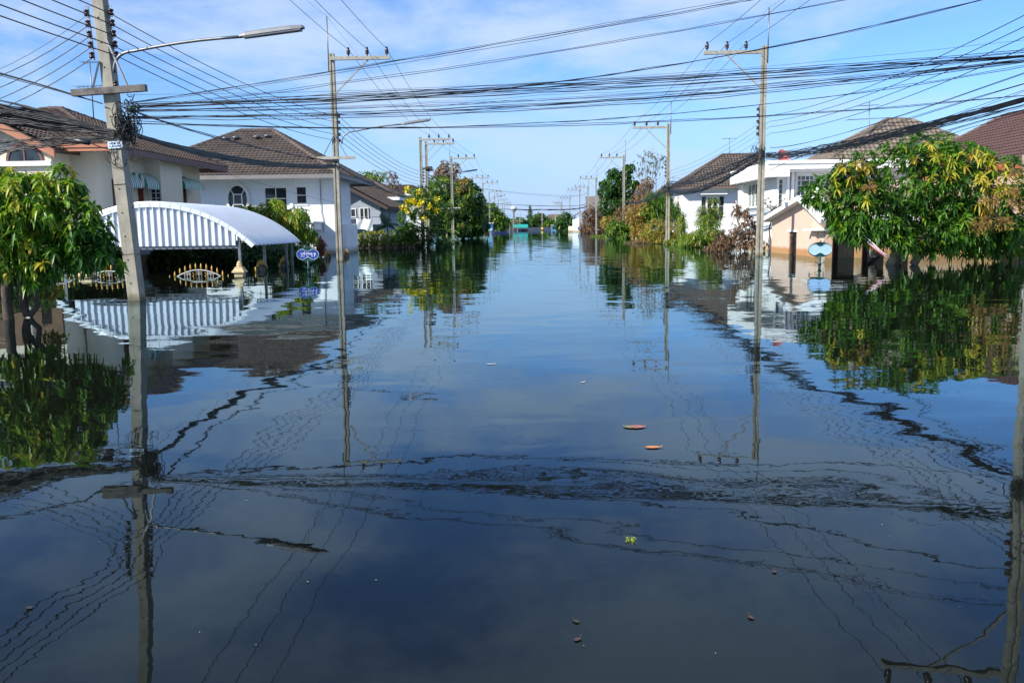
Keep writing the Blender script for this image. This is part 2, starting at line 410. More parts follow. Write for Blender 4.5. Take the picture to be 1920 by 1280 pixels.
def ridge_caps(parent, a, b, mat, step=0.32, r=0.11):
    a, b = Vector(a), Vector(b); d = (b-a).normalized()
    key = mat.name
    if key not in RIDGE:
        m = MB(); n = 6; vs = []; L = 0.36
        for y, rad in ((0, r*1.12), (L, r*0.9)):
            for i in range(n+1):
                t = math.pi*i/n
                vs.append((rad*math.cos(t), y, rad*math.sin(t)-0.015))
        vs += [(v[0]*0.8, 0.0, v[2]*0.8) for v in vs[:n+1]]
        fs = [(i+1, i, n+1+i, n+2+i) for i in range(n)] + [(i, i+1, 2*n+3+i, 2*n+2+i) for i in range(n)]
        m.add(vs, fs, smooth=False); RIDGE[key] = proto_mesh('ridge_tile', m, mat)
    x = d.cross(Vector((0, 0, 1))).normalized(); z = x.cross(d)
    rot = Matrix((x, d, z)).transposed()
    L = (b-a).length; k = max(1, round(L/step))
    for i in range(k): piece('ridge_tile', RIDGE[key], parent, a + d*(L*i/k) + z*0.045, rot)
def hip_roof(house, x0, x1, y0, y1, z, ra, rb, mat, soffit, fascia, fh=0.2, caps=True, faces='fblr', tiles=True):
    """four tiled planes from the eave rectangle up to the ridge ra..rb"""
    c = [Vector((x0, y0, z)), Vector((x1, y0, z)), Vector((x1, y1, z)), Vector((x0, y1, z))]
    ra, rb = Vector(ra), Vector(rb)
    along_x = abs(ra.x-rb.x) >= abs(ra.y-rb.y)
    if along_x: pl = {'f': (c[0], c[1], rb, ra), 'r': (c[1], c[2], rb, rb), 'b': (c[2], c[3], ra, rb), 'l': (c[3], c[0], ra, ra)}
    else: pl = {'f': (c[0], c[1], ra, ra), 'r': (c[1], c[2], rb, ra), 'b': (c[2], c[3], rb, rb), 'l': (c[3], c[0], ra, rb)}
    m = MB(); top = []
    for k in 'frbl':
        e0, e1, t1, t0 = pl[k]
        pts = [e0, e1, t1] + ([t0] if (t0-t1).length > 0.01 else [])
        m.add(pts, [tuple(range(len(pts)))])
    m.add([v-Vector((0, 0, 0.03)) for v in c], [(3, 2, 1, 0)], 1)
    roof = m.build('roof', [mat, soffit], house)
    m = MB()
    for k in faces if tiles else '': tile_plane(m, *pl[k])
    if m.v: m.build('roof_tiles', mat, roof, kind='stuff')
    t = 0.04
    for q in ((x0, x1, y0-t, y0), (x0, x1, y1, y1+t), (x0-t, x0, y0-t, y1+t), (x1, x1+t, y0-t, y1+t)):
        MB().box(*q, z-fh+0.03, z+0.03).build('fascia', fascia, house)
    if caps:
        if along_x: hips = [(c[0], ra), (c[1], rb), (c[2], rb), (c[3], ra)]
        else: hips = [(c[0], ra), (c[1], ra), (c[2], rb), (c[3], rb)]
        for a, b in hips: ridge_caps(roof, a, b, mat)
        if (ra-rb).length > 0.3: ridge_caps(roof, ra, rb, mat)
    return roof

# ------------------------------------------------------------------ walls and windows
def wall(house, a, b, z0, z1, mat, holes=(), t=0.14, name='wall'):
    """wall from a to b (xy), outside on the right-hand side when walking a -> b; holes are (u0,u1,z0,z1) with real reveals"""
    a, b = Vector((a[0], a[1], 0)), Vector((b[0], b[1], 0)); u = (b-a).normalized(); L = (b-a).length
    n = Vector((u.y, -u.x, 0))
    us = sorted({0, L} | {h[i] for h in holes for i in (0, 1)}); zs = sorted({z0, z1} | {h[i] for h in holes for i in (2, 3)})
    m = MB(); P = lambda x, z, d=0: a + u*x - n*d + Vector((0, 0, z))
    for i in range(len(us)-1):
        for j in range(len(zs)-1):
            cx, cz = (us[i]+us[i+1])/2, (zs[j]+zs[j+1])/2
            if any(h[0] < cx < h[1] and h[2] < cz < h[3] for h in holes): continue
            m.add([P(us[i], zs[j]), P(us[i+1], zs[j]), P(us[i+1], zs[j+1]), P(us[i], zs[j+1])], [(0, 1, 2, 3)])
    for h in holes:
        q = [(h[0], h[2]), (h[1], h[2]), (h[1], h[3]), (h[0], h[3])]
        for k in range(4):
            p0, p1 = q[k], q[(k+1) % 4]
            m.add([P(*p0), P(*p1), P(*p1, t), P(*p0, t)], [(3, 2, 1, 0)])
    m.add([P(0, z1), P(L, z1), P(L, z1, t), P(0, z1, t)], [(0, 1, 2, 3)])
    return m.build(name, mat, house)
def window(house, a, b, u0, u1, z0, z1, cols, rows, frame, glass, t=0.10, fw=0.05, sill=True, name='window'):
    """a framed window set into a hole of the wall a -> b: bars are one mesh, every pane a sub-part"""
    a, b = Vector((a[0], a[1], 0)), Vector((b[0], b[1], 0)); u = (b-a).normalized(); n = Vector((u.y, -u.x, 0))
    P = lambda x, z, d=0.0: a + u*x - n*d + Vector((0, 0, z))
    m = MB()
    def slab(x0, x1, w0, w1, d0, d1, mb):
        mb.prism([P(x0, w0, d0), P(x1, w0, d0), P(x1, w1, d0), P(x0, w1, d0)], -n*(d1-d0))
    g = fw*0.55
    for i in range(cols+1):
        c = u0+(u1-u0)*i/cols; ww = fw if i in (0, cols) else g
        lo, hi = max(u0, c-ww/2), min(u1, c+ww/2)
        if i == 0: hi = u0+fw
        if i == cols: lo = u1-fw
        slab(lo, hi, z0, z1, t-0.05, t+0.02, m)
    for j in range(rows+1):
        c = z0+(z1-z0)*j/rows; ww = fw if j in (0, rows) else g
        lo, hi = max(z0, c-ww/2), min(z1, c+ww/2)
        if j == 0: hi = z0+fw
        if j == rows: lo = z1-fw
        slab(u0+fw, u1-fw, lo, hi, t-0.045, t+0.015, m)
    if sill: slab(u0-0.05, u1+0.05, z0-0.07, z0-0.001, -0.06, t, m)
    w = m.build(name, frame, house)
    for i in range(cols):
        for j in range(rows):
            p = MB(); slab(u0+(u1-u0)*i/cols, u0+(u1-u0)*(i+1)/cols, z0+(z1-z0)*j/rows, z0+(z1-z0)*(j+1)/rows, t, t+0.008, p)
            p.build('pane', glass, w)
    return w
def awning(house, x, y0, y1, z, out=0.55, drop=0.5):
    """striped bullnose awning on a wall that faces +X, its end cap towards the camera"""
    m = MB(); n = 7; k = max(4, round((y1-y0)/0.085)); prof = []
    for i in range(n+1):
        t = math.pi/2*i/n; prof.append((x+out*math.sin(t), z-drop*(1-math.cos(t))))
    prof.append((x+out, z-drop-0.10))
    for q in range(k):
        a, b = y0+(y1-y0)*q/k, y0+(y1-y0)*(q+1)/k; mi = q % 2; h = 0.008*mi
        vs = [(px-h, a, pz) for px, pz in prof] + [(px-h, b, pz) for px, pz in prof]; L = len(prof)
        m.add(vs, [(i, i+1, L+i+1, L+i) for i in range(L-1)], mi)
        # scalloped hem
        m.add([(x+out-h, a, z-drop-0.10), (x+out-h, (a+b)/2, z-drop-0.15), (x+out-h, b, z-drop-0.10)], [(0, 1, 2)], mi)
    kk = 5
    for q in range(kk):   # end cap stripes
        f0, f1 = q/kk, (q+1)/kk; mi = q % 2
        def zt(f): return z-drop*(1-math.cos(math.asin(min(1, f))))
        vs = [(x+out*f0, y0, z-drop-0.08), (x+out*f1, y0, z-drop-0.08), (x+out*f1, y0, zt(f1)), (x+out*f0, y0, zt(f0))]
        m.add(vs, [(0, 1, 2, 3)], mi)
    return m.build('awning', [AWN_G, AWN_W], house)
# ------------------------------------------------------------------ cream house (side street corner)
ZB = -1.1
hA = thing('cream_house', 'cream house with brown tiled hip roof, terracotta fascia and striped awnings behind the arched carport', 'house', (-18, 34, 0))
hip_roof(hA, -26.0, -14.3, 29.2, 40.4, 4.28, (-19.4, 34.8, 6.27), (-18.9, 34.8, 6.27), ROOF_A, CREAM, BROWNPAINT, 0.22)
MB().box(-16.95, -14.26, 29.09, 29.15, 4.10, 4.33).build('fascia', TERRA, hA)
MB().box(-16.95, -14.26, 29.05, 29.088, 4.22, 4.33).build('gutter', TERRA, hA)
wall(hA, (-18.0, 30.2), (-15.3, 30.2), ZB, 4.27, CREAM, [(1.2, 1.85, 2.2, 3.55)])
window(hA, (-18.0, 30.2), (-15.3, 30.2), 1.2, 1.85, 2.2, 3.55, 2, 4, WOODRED, BROWNPAINT)
wa, wb = (-15.3, 30.2), (-15.3, 34.0)
wall(hA, wa, wb, ZB, 4.27, CREAM, [(1.0, 1.6, 2.3, 3.3), (3.05, 3.62, 2.25, 3.25)])
window(hA, wa, wb, 1.0, 1.6, 2.3, 3.3, 1, 2, WOODRED, BROWNPAINT); window(hA, wa, wb, 3.05, 3.62, 2.25, 3.25, 2, 2, WOODRED, BROWNPAINT)
wall(hA, (-15.3, 34.0), (-14.7, 34.0), ZB, 4.27, CREAM, [(.12, .56, 2.3, 3.08)]); window(hA, (-15.3, 34.0), (-14.7, 34.0), .12, .56, 2.3, 3.08, 2, 4, FRAME, GLASS, fw=.04, sill=False)
wall(hA, (-14.7, 34.0), (-14.7, 36.1), ZB, 4.27, CREAM)
wc, wd = (-15.3, 36.1), (-15.3, 39.6)
wall(hA, wc, wd, ZB, 4.27, CREAM, [(0.45, 1.9, 2.2, 3.75)])
window(hA, wc, wd, 0.45, 1.9, 2.2, 3.75, 3, 3, WOODRED, BROWNPAINT)
awning(hA, -15.28, 31.5, 32.5, 3.55, 0.5, 0.42); awning(hA, -15.28, 32.85, 33.97, 3.62, 0.55, 0.48); awning(hA, -15.28, 36.3, 38.4, 3.68, 0.62, 0.42)
awning(hA, -15.28, 31.2, 33.2, 0.95, 0.6, 0.3)
GFLOOR_SHADE = M('brown_ground_floor_shade', (0.16, 0.085, 0.045), 0.8, var=0.3, scale=2, streak=.3)
MB().box(-15.298, -15.24, 30.2, 39.6, ZB, 1.25).build('ground_floor_shade_facing', GFLOOR_SHADE, hA)
MB().box(-18.0, -15.24, 30.13, 30.197, ZB, 1.7).build('ground_floor_shade_facing', GFLOOR_SHADE, hA)  # carried up over the cream wall, its dark colour standing in for shade
MB().box(-24.0, -16.25, 28.92, 28.997, ZB, 2.4).build('ground_floor_shade_facing', GFLOOR_SHADE, hA)  # added dark sheet on the wing wall, shade put into its colour
# gabled wing with the half-round window
gx, gy, gh = -17.9, 29.0, 1.68
m = MB(); m.prism([(gx-gh, gy, ZB), (gx+gh, gy, ZB), (gx+gh, gy, 4.08), (gx, gy, 4.95), (gx-gh, gy, 4.08)], (0, 1.3, 0))
m.build('wall', CREAM, hA)
wing = MB()
for s in (-1, 1):
    wing.prism([(gx, 28.55, 5.10), (gx+s*2.05, 28.55, 4.04), (gx+s*2.05, 28.55, 4.14), (gx, 28.55, 5.20)], (0, 4.2, 0))
wr = wing.build('roof', ROOF_A, hA)
m = MB()
tile_plane(m, (gx+2.05, 28.55, 4.14), (gx+2.05, 32.9, 4.14), (gx, 32.9, 5.20), (gx, 28.55, 5.20))
tile_plane(m, (gx-2.05, 28.55, 4.14), (gx-2.05, 32.9, 4.14), (gx, 32.9, 5.20), (gx, 28.55, 5.20))
m.build('roof_tiles', ROOF_A, wr, kind='stuff'); ridge_caps(wr, (gx, 28.55, 5.17), (gx, 32.9, 5.17), ROOF_A)
for s in (-1, 1):
    MB().prism([(gx, 28.48, 4.93), (gx+s*2.08, 28.48, 3.86), (gx+s*2.08, 28.48, 4.10), (gx, 28.48, 5.18)], (0, 0.065, 0)).build('verge_board', TERRA, hA)
# half-round window: frame ring, sill, mullion, two panes
cx, cz, ra = -17.12, 3.78, 0.55
m = MB(); k = 12
arc = lambda r, i: (cx+r*math.cos(math.pi*i/k), cz+r*math.sin(math.pi*i/k))
for i in range(k):
    a, b, c, d = arc(ra, i), arc(ra+0.09, i), arc(ra+0.09, i+1), arc(ra, i+1)
    m.prism([(p[0], gy-0.05, p[1]) for p in (a, b, c, d)], (0, 0.049, 0))
m.box(cx-0.025, cx+0.025, gy-0.045, gy-0.001, cz, cz+ra)
f = m.build('window', BROWNPAINT, hA)
for s in (0, 1):
    q = [arc(ra, i) for i in (range(0, k//2+1) if s else range(k//2, k+1))]
    MB().prism([(p[0], gy-0.02, p[1]) for p in q] + [(cx, gy-0.02, cz)], (0, 0.018, 0)).build('pane', GLASS, f)
MB().box(cx-0.95, cx+0.95, gy-0.16, gy-0.001, cz-0.16, cz-0.002).build('window_ledge', WHITE, hA)

# ------------------------------------------------------------------ carport
cp = thing('carport', 'arched carport with ribbed white sheet gable and blue grey corrugated roof', 'carport', (-12.2, 27.4, 0))
CX, HW, ZS, ZP = -12.22, 3.27, 0.88, 2.24
RAD = (HW*HW+(ZP-ZS)**2)/(2*(ZP-ZS)); ZC = ZP-RAD
def arcz(x, dr=0.0): return ZC + math.sqrt(max(0, (RAD+dr)**2-(x-CX)**2))
Y0c, Y1c = 27.35, 33.0
m = MB(); nx = 36; ny = 104; vs = []
th0 = math.asin(HW/RAD)
for j in range(ny+1):
    y = Y0c+(Y1c-Y0c)*j/ny; h = (0.0, 0.10, 0.03, 0.0, 0.03, 0.0, 0.03, 0.0)[j % 8]
    for i in range(nx+1):
        t = -th0+2*th0*i/nx; vs.append((CX+(RAD+h)*math.sin(t), y, ZC+(RAD+h)*math.cos(t)))
m.add(vs, [(j*(nx+1)+i, j*(nx+1)+i+1, (j+1)*(nx+1)+i+1, (j+1)*(nx+1)+i) for j in range(ny) for i in range(nx)])
m.build('roof_sheet', ZINC, cp)
# ribbed gable, one panel between ribs each
x = CX-HW+0.55; xe = -9.53; npan = 25; wp = (xe-x)/npan; zb = 0.90
for i in range(npan):
    a, b = x+wp*i, x+wp*(i+1); r1 = a+wp*0.80
    m = MB(); tz = lambda q: arcz(q)-0.03
    y = Y0c+0.05
    m.add([(a, y, zb), (r1, y, zb), (r1, y, tz(r1)), (a, y, tz(a))], [(0, 1, 2, 3)])
    pts = [(r1, y), (r1+wp*0.03, y-0.065), (b-wp*0.03, y-0.065), (b, y)]
    for p, q in zip(pts, pts[1:]): m.add([(p[0], p[1], zb), (q[0], q[1], zb), (q[0], q[1], tz(q[0])), (p[0], p[1], tz(p[0]))], [(0, 1, 2, 3)])
    m.build('gable_panel', ZINC_T, cp)
nt_ = 22
for i in range(nt_):
    t0, t1 = -th0+2*th0*i/nt_+0.0015, -th0+2*th0*(i+1)/nt_-0.0015
    q = [(CX+(RAD+d)*math.sin(t), Y0c-0.03, ZC+(RAD+d)*math.cos(t)) for d, t in ((-0.09, t0), (-0.09, t1), (0.05, t1), (0.05, t0))]
    MB().prism(q, (0, 0.035, 0)).build('edge_trim', ZINC_T, cp)
for px, py in ((-9.45, 27.45), (-9.2, 29.2), (-9.2, 31.8), (-15.2, 27.45), (-15.2, 30.0), (-9.3, 32.9)):
    MB().box(px-0.04, px+0.04, py-0.04, py+0.04, ZB, arcz(px)-0.02).build('post', GALV, cp)
for xx in (-14.5, -12.2, -9.9): MB().box(xx-0.03, xx+0.03, Y0c+0.12, Y1c, arcz(xx)-0.14, arcz(xx)-0.04).build('purlin', GALV, cp)
MB().box(-15.2, -9.45, Y0c+0.10, Y0c+0.16, 0.80, 0.893).build('tie_beam', GALV, cp)
col = thing('garden_column', 'round whitish column standing in the water behind the dark mango trunk', 'column', (-17.2, 28.6, 0))
MB().lathe([(0.11, ZB), (0.11, 0.5), (0.15, 0.52), (0.15, 0.6), (0.11, 0.62), (0.11, 2.2)], (-17.2, 28.6, 0), 14).build('shaft', CREAM, col)

# ------------------------------------------------------------------ white house with the oval window
hB = thing('white_house', 'two storey white house with oval window and grey brown hip roof with vents', 'house', (-15, 50, 0))
hip_roof(hB, -23.0, -10.40, 46.5, 56.5, 4.30, (-17.25, 51.5, 7.22), (-15.35, 51.5, 7.22), ROOF_B, WHITE_B, M('grey_fascia', (0.20, 0.19, 0.185), 0.6), 0.22)
fa, fb = (-20.5, 47.7), (-10.98, 47.7)
def ux(px): return px+20.5
h1 = (ux(-14.9), ux(-13.58), 2.45, 3.74); h2 = (ux(-13.13), ux(-12.48), 2.76, 3.76)
wall(hB, fa, fb, ZB, 4.28, WHITE_B, [h1, h2])
window(hB, fa, fb, *h1, 2, 2, FRAME, GLASS, t=0.08, fw=0.07)
window(hB, fa, fb, *h2, 1, 2, FRAME, GLASS, t=0.08, fw=0.07)
sa, sb = (-10.98, 47.7), (-10.98, 52.0)
wall(hB, sa, sb, ZB, 4.28, WHITE_B, [(0.95, 2.1, 0.02, 0.85)])
window(hB, sa, sb, 0.95, 2.1, 0.02, 0.85, 3, 2, FRAME, GLASS)
wall(hB, (-10.98, 52.0), (-10.98-3, 52.0), ZB, 4.28, WHITE_B); wall(hB, (-13.4, 52.0), (-13.4, 55.6), ZB, 4.28, WHITE_B)
MB().box(-10.975, -10.55, 48.6, 51.6, ZB, 1.62).build('porch_block', WHITE_B, hB)
MB().box(-11.1, -10.90, 47.55, 52.1, 1.02, 1.10).build('ledge', WHITE_B, hB)
for xx in (-13.36,): MB().box(xx-0.09, xx+0.09, 47.62, 47.698, 1.7, 4.2).build('pilaster', WHITE_B, hB)
MB().tube([(-11.72, 47.65, 4.1), (-11.72, 47.65, 2.4), (-11.62, 47.65, 1.8), (-11.62, 47.65, 1.2)], 0.02, 5).build('drain_pipe', LAMPGREY, hB)
ocx, ocz, orx, orz = -16.35, 3.08, 0.53, 0.74
m = MB(); k = 28; e = lambda s, i: (ocx+orx*s*math.cos(2*math.pi*i/k), ocz+orz*s*math.sin(2*math.pi*i/k))
for i in range(k):
    q = [e(1.0, i), e(1.24, i), e(1.24, i+1), e(1.0, i+1)]; m.prism([(p[0], 47.60, p[1]) for p in q], (0, 0.098, 0))
for i in range(4):
    a = math.pi/4+i*math.pi/2; c, s = math.cos(a), math.sin(a)
    m.bar((ocx+0.24*(1 if c > 0 else -1), 47.655, ocz+0.27*(1 if s > 0 else -1)), (ocx+orx*1.02*c, 47.655, ocz+orz*1.02*s), 0.05, 0.04, up=(0, 1, 0))
ov = m.build('oval_window', FRAME, hB)
m = MB()
for x0, x1, z0, z1 in ((-0.26, -0.20, -0.3, 0.3), (0.20, 0.26, -0.3, 0.3), (-0.2, 0.2, 0.24, 0.3), (-0.2, 0.2, -0.3, -0.24)): m.box(ocx+x0, ocx+x1, 47.63, 47.69, ocz+z0, ocz+z1)
m.build('inner_frame', FRAME, ov)
MB().prism([(e(1.0, i)[0], 47.672, e(1.0, i)[1]) for i in range(k)], (0, 0.02, 0)).build('pane', GLASS, ov)
# projecting porch beside the front
MB().box(-13.0, -11.75, 45.7, 47.695, 1.35, 1.72).build('porch_canopy', WHITE_B, hB)
MB().box(-13.08, -11.67, 45.62, 47.69, 1.722, 1.80).build('porch_coping', WHITE_B, hB)
MB().box(-11.95, -11.75, 45.72, 45.95, ZB, 1.348).build('porch_pillar', WHITE_B, hB)
for i in range(5): MB().box(-14.6, -12.0, 46.55+0.01*(i % 2), 46.6+0.01*(i % 2), -0.05+0.26*i, 0.17+0.26*i).build('shutter_slat', M('grey_blue_slat', (0.24, 0.27, 0.31), 0.6), hB)
vm = MB(); vm.lathe([(0.07, 0), (0.07, 0.16), (0.21, 0.18), (0.21, 0.24), (0.05, 0.30)], (0, 0, 0), 10)
vent_mesh = proto_mesh('roof_vent', vm, GALV)
for px, py in ((433, 270), (452, 269), (491, 268), (511, 267)):
    zc = None
    for Yv in [47+0.05*i for i in range(90)]:       # on the front slope
        zr = 4.30+(Yv-46.5)*(2.92/5.0)
        d = (px-998.5)/1600*Yv
        zi = 1.38+(431-py)/1590*Yv
        if zi <= zr: zc = (d, Yv, zr-0.02); break
    if zc: piece('roof_vent', vent_mesh, hB, zc)

# ------------------------------------------------------------------ two houses further along on that side
hC = thing('gabled_house', 'low house with brown gable roof, shade painted into its walls, behind the white house', 'house', (-13, 64, 0))
SHADED_GREY = M('shaded_grey_render', (0.30, 0.34, 0.41), 0.85, var=0.08, stain=((0.20, 0.15, 0.09), 0.05, 0.4))  # shade on the gable wall is put into this colour, above a flood stain
m = MB(); m.prism([(-16.2, 61.5, ZB), (-10.85, 61.5, ZB), (-10.85, 61.5, 2.95), (-13.4, 61.5, 4.45), (-16.2, 61.5, 2.95)], (0, 9.5, 0))
m.build('wall', SHADED_GREY, hC)
r = MB()
r.prism([(-13.4, 60.6, 4.42), (-10.2, 60.6, 2.72), (-10.2, 60.6, 2.86), (-13.4, 60.6, 4.56)], (0, 10.8, 0))
r.prism([(-13.4, 60.6, 4.42), (-16.6, 60.6, 2.72), (-16.6, 60.6, 2.86), (-13.4, 60.6, 4.56)], (0, 10.8, 0))
rc = r.build('roof', ROOF_B, hC)
m = MB(); tile_plane(m, (-10.2, 60.6, 2.86), (-10.2, 71.4, 2.86), (-13.4, 71.4, 4.56), (-13.4, 60.6, 4.56)); m.build('roof_tiles', ROOF_B, rc, kind='stuff')
MB().bar((-13.4, 60.55, 4.47), (-10.2, 60.55, 2.76), 0.05, 0.22).build('verge_board', M('dark_brown_board', (.06, .04, .036), .7), hC)
m = MB()
for x0, x1, z0, z1 in ((-13.35, -12.62, 2.2, 2.8), (-12.35, -11.72, 1.95, 2.85)):
    f = MB()
    for a, b, c, d in ((x0, x1, z0, z0+.05), (x0, x1, z1-.05, z1), (x0, x0+.05, z0+.051, z1-.051), (x1-.05, x1, z0+.051, z1-.051), ((x0+x1)/2-.03, (x0+x1)/2+.03, z0+.051, z1-.051)): f.box(a, b, 61.42, 61.499, c, d)
    w_ = f.build('window', FRAME, hC)
    for s in (0, 1): MB().box(x0+(x1-x0)/2*s+.03, x0+(x1-x0)/2*(s+1)-.03, 61.47, 61.498, z0+.051, z1-.051).build('pane', GLASS, w_)
MB().box(-13.5, -12.5, 61.1, 61.49, 2.06, 2.14).build('window_ledge', SHADED_GREY, hC)
MB().box(-13.6, -10.8, 60.9, 61.49, 1.62, 1.72).build('balcony_slab', SHADED_GREY, hC)
hD = thing('hip_roofed_house', 'pale house with textured hip roof half hidden by the yellow flowering tree', 'house', (-15, 77, 0))
hip_roof(hD, -18.5, -11.2, 72.5, 82, 3.95, (-14.3, 76.6, 5.6), (-14.3, 78.5, 5.6), ROOF_B, WHITE_B, WHITE_B, 0.26)
wall(hD, (-17.8, 73.3), (-11.9, 73.3), ZB, 3.93, WHITE_B, [(1.0, 2.2, 1.7, 3.0)]); window(hD, (-17.8, 73.3), (-11.9, 73.3), 1.0, 2.2, 1.7, 3.0, 2, 1, FRAME, GLASS)
wall(hD, (-11.9, 73.3), (-11.9, 81.3), ZB, 3.93, WHITE_B)
hD2 = thing('dark_roofed_house', 'small brown roofed house just above the yellow flowers', 'house', (-14, 97, 0))
hip_roof(hD2, -18.5, -11.0, 93, 101, 5.0, (-15.6, 97, 6.15), (-13.6, 97, 6.15), ROOF_B, WHITE_B, WHITE_B, 0.2, caps=False)
wall(hD2, (-18, 93.8), (-11.6, 93.8), ZB, 4.98, WHITE_B); wall(hD2, (-11.6, 93.8), (-11.6, 100.4), ZB, 4.98, WHITE_B)

# ------------------------------------------------------------------ pink garage house
hP = thing('pink_garage', 'salmon pink gabled garage with white verge and brown flood mark', 'garage', (13.5, 37.5, 0))
XG = 11.4
a_, b_ = (XG, 41.3), (XG, 33.7)
gz = lambda y: 1.52 + (2.28-1.52)*((41.3-y)/5.1 if y > 36.2 else (y-33.7)/2.5)
m = MB()
hole = (37.42, 38.55, -0.9, 0.98)
ys = [41.3, hole[1], 37.9, hole[0], 36.2, 33.7]
def gq(y0, y1, z0a, z0b, z1a, z1b): m.add([(XG, y0, z0a), (XG, y1, z0b), (XG, y1, z1b), (XG, y0, z1a)], [(0, 1, 2, 3)])
for y0, y1 in zip(ys, ys[1:]):
    if hole[0]-1e-6 <= min(y0, y1) and max(y0, y1) <= hole[1]+1e-6: gq(y0, y1, hole[3], hole[3], gz(y0), gz(y1))
    else: gq(y0, y1, ZB, ZB, gz(y0), gz(y1))
for y in hole[:2]: m.add([(XG, y, ZB), (XG+.16, y, ZB), (XG+.16, y, hole[3]), (XG, y, hole[3])], [(0, 1, 2, 3)])
m.add([(XG, hole[0], hole[3]), (XG, hole[1], hole[3]), (XG+.16, hole[1], hole[3]), (XG+.16, hole[0], hole[3])], [(0, 1, 2, 3)])
m.add([(XG, 41.3, ZB), (16, 41.3, ZB), (16, 41.3, 1.5), (XG, 41.3, 1.5)], [(0, 1, 2, 3)])
m.build('wall', PINK, hP)
MB().box(XG-0.03, XG+0.005, hole[0]-0.1, hole[1]+0.1, hole[3]+0.005, hole[3]+0.09).build('lintel', WHITE, hP)
g = MB()
for i in range(9):
    y = hole[0]+(hole[1]-hole[0])*i/8; g.box(XG+.05, XG+.066, y-.011, y+.011, -0.9, hole[3])
for z in (0.35, 0.02, 0.7): g.box(XG+.047, XG+.069, hole[0], hole[1], z-.015, z+.015)
for i in range(8):
    y = hole[0]+(hole[1]-hole[0])*(i+.5)/8
    g.tube([(XG+.045, y-.05, .4), (XG+.045, y+.04, .5), (XG+.045, y-.03, .62), (XG+.045, y+.05, .8)], .009, 4)
g.build('window_grille', M('rusty_iron', (0.06, 0.035, 0.025), 0.8, var=0.4, scale=20), hP)
MB().box(XG+.10, XG+.14, hole[0], hole[1], -0.95, hole[3]).build('pane', GLASS, hP)
r = MB()
r.prism([(XG-.35, 41.9, 1.43), (XG-.35, 36.2, 2.30), (XG-.35, 36.2, 2.42), (XG-.35, 41.9, 1.55)], (5, 0, 0))
r.prism([(XG-.35, 33.3, 1.38), (XG-.35, 36.2, 2.30), (XG-.35, 36.2, 2.42), (XG-.35, 33.3, 1.5)], (5, 0, 0))
r.build('roof', WHITE, hP)
for y0, z0 in ((41.95, 1.50), (33.25, 1.44)): MB().bar((XG-.37, y0, z0), (XG-.37, 36.2, 2.385), .04, .2).build('verge_board', WHITE, hP)
# stone-faced pier and little canopy at the garage mouth, dark openings to the side
MB().box(XG-.12, XG-.003, 34.55, 35.1, ZB, 1.05).build('pier', PINK, hP)
bm_ = MB(); bm_.box(0, 0.05, -.13, .13, -.055, .055); bmesh_ = proto_mesh('stone', bm_, M('cream_stone', (0.62, 0.52, 0.41), 0.9, var=0.15, scale=14, bump=0.4, rnd=0.25))
for k in range(14):
    for j in range(2): piece('stone', bmesh_, hP, (XG-.065+random.uniform(-.012, .012), 33.88+.28*j+(.07 if k % 2 else 0), -0.45+.117*k))
MB().box(XG-.4, XG+2.3, 33.55, 35.4, 1.06, 1.13).build('canopy', WHITE, hP)
hQ = thing('peach_house', 'flooded peach house with dark openings and red wood frames behind the large mango tree', 'house', (15, 35, 0))
fa, fb = (XG, 33.68), (17.0, 33.68)
wall(hQ, fa, fb, ZB, 2.95, PINK2, [(0.25, 1.2, -1.0, 0.95), (1.4, 2.35, -1.0, 0.8), (2.55, 3.3, -1.0, 0.8)], t=0.3)
for u0_, u1_ in ((.25, 1.2), (1.4, 2.35), (2.55, 3.3)):
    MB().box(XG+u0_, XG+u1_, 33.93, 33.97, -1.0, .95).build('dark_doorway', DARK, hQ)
    MB().box(XG+u0_, XG+u0_+.07, 33.75, 33.85, -1.0, .8).build('door_post', WOODRED, hQ)
wall(hQ, (17.0, 33.68), (17.0, 30.6), ZB, 2.95, PINK2); 
qa, qb = (17.0, 30.6), (24.0, 30.6)
wall(hQ, qa, qb, ZB, 3.6, PINK2, [(-.0+0.25, 0.85, -0.75, 0.85), (1.6, 4.5, -.9, 1.1)])
window(hQ, qa, qb, .25, .85, -.75, .85, 2, 1, WOODRED, GLASS, fw=.07, sill=False)
MB().box(17.0+1.6, 17+4.5, 30.72, 30.74, -.9, 1.1).build('shutter', M('grey_shutter', (.22, .20, .19), .7), hQ)
MB().box(17.2, 24, 29.3, 30.59, 1.15, 1.23).build('canopy', M('pale_blue_canopy', (.45, .55, .68), .5), hQ)
hip_roof(hQ, 18.6, 30.0, 29.4, 47, 3.55, (22.6, 34, 6.25), (22.6, 42.6, 6.25), ROOF_H, WOODRED, M('orange_fascia', (.42, .11, .05), .6), 0.25)
wall(hQ, (19.4, 46), (19.4, 30.6), ZB, 3.5, PINK2)

# ------------------------------------------------------------------ white modern house with parapet
hG = thing('white_parapet_house', 'white modern house with flat parapet band and glass block window', 'house', (14, 46, 0))
ga, gb = (12.2, 43.5), (20.5, 43.5)
hg1 = (0.10, 0.32, 1.55, 3.55); hg2 = (0.98, 1.83, 1.95, 3.72); hg3 = (2.4, 2.75, 2.9, 3.55); hg4 = (3.1, 3.4, 3.0, 3.6)
wall(hG, ga, gb, ZB, 4.15, WHITE_W, [hg1, hg2, hg3, hg4])
window(hG, ga, gb, *hg1, 1, 8, WHITE, GBLOCK, fw=.03); window(hG, ga, gb, *hg2, 4, 7, WHITE, GBLOCK, t=.06, fw=.05)
window(hG, ga, gb, *hg3, 1, 2, WHITE, GLASS); window(hG, ga, gb, *hg4, 1, 2, WHITE, GLASS)
for xx in (12.72, 12.95): MB().box(xx-.09, xx+.05, 43.3, 43.497, ZB, 4.0).build('pilaster', WHITE_W, hG)
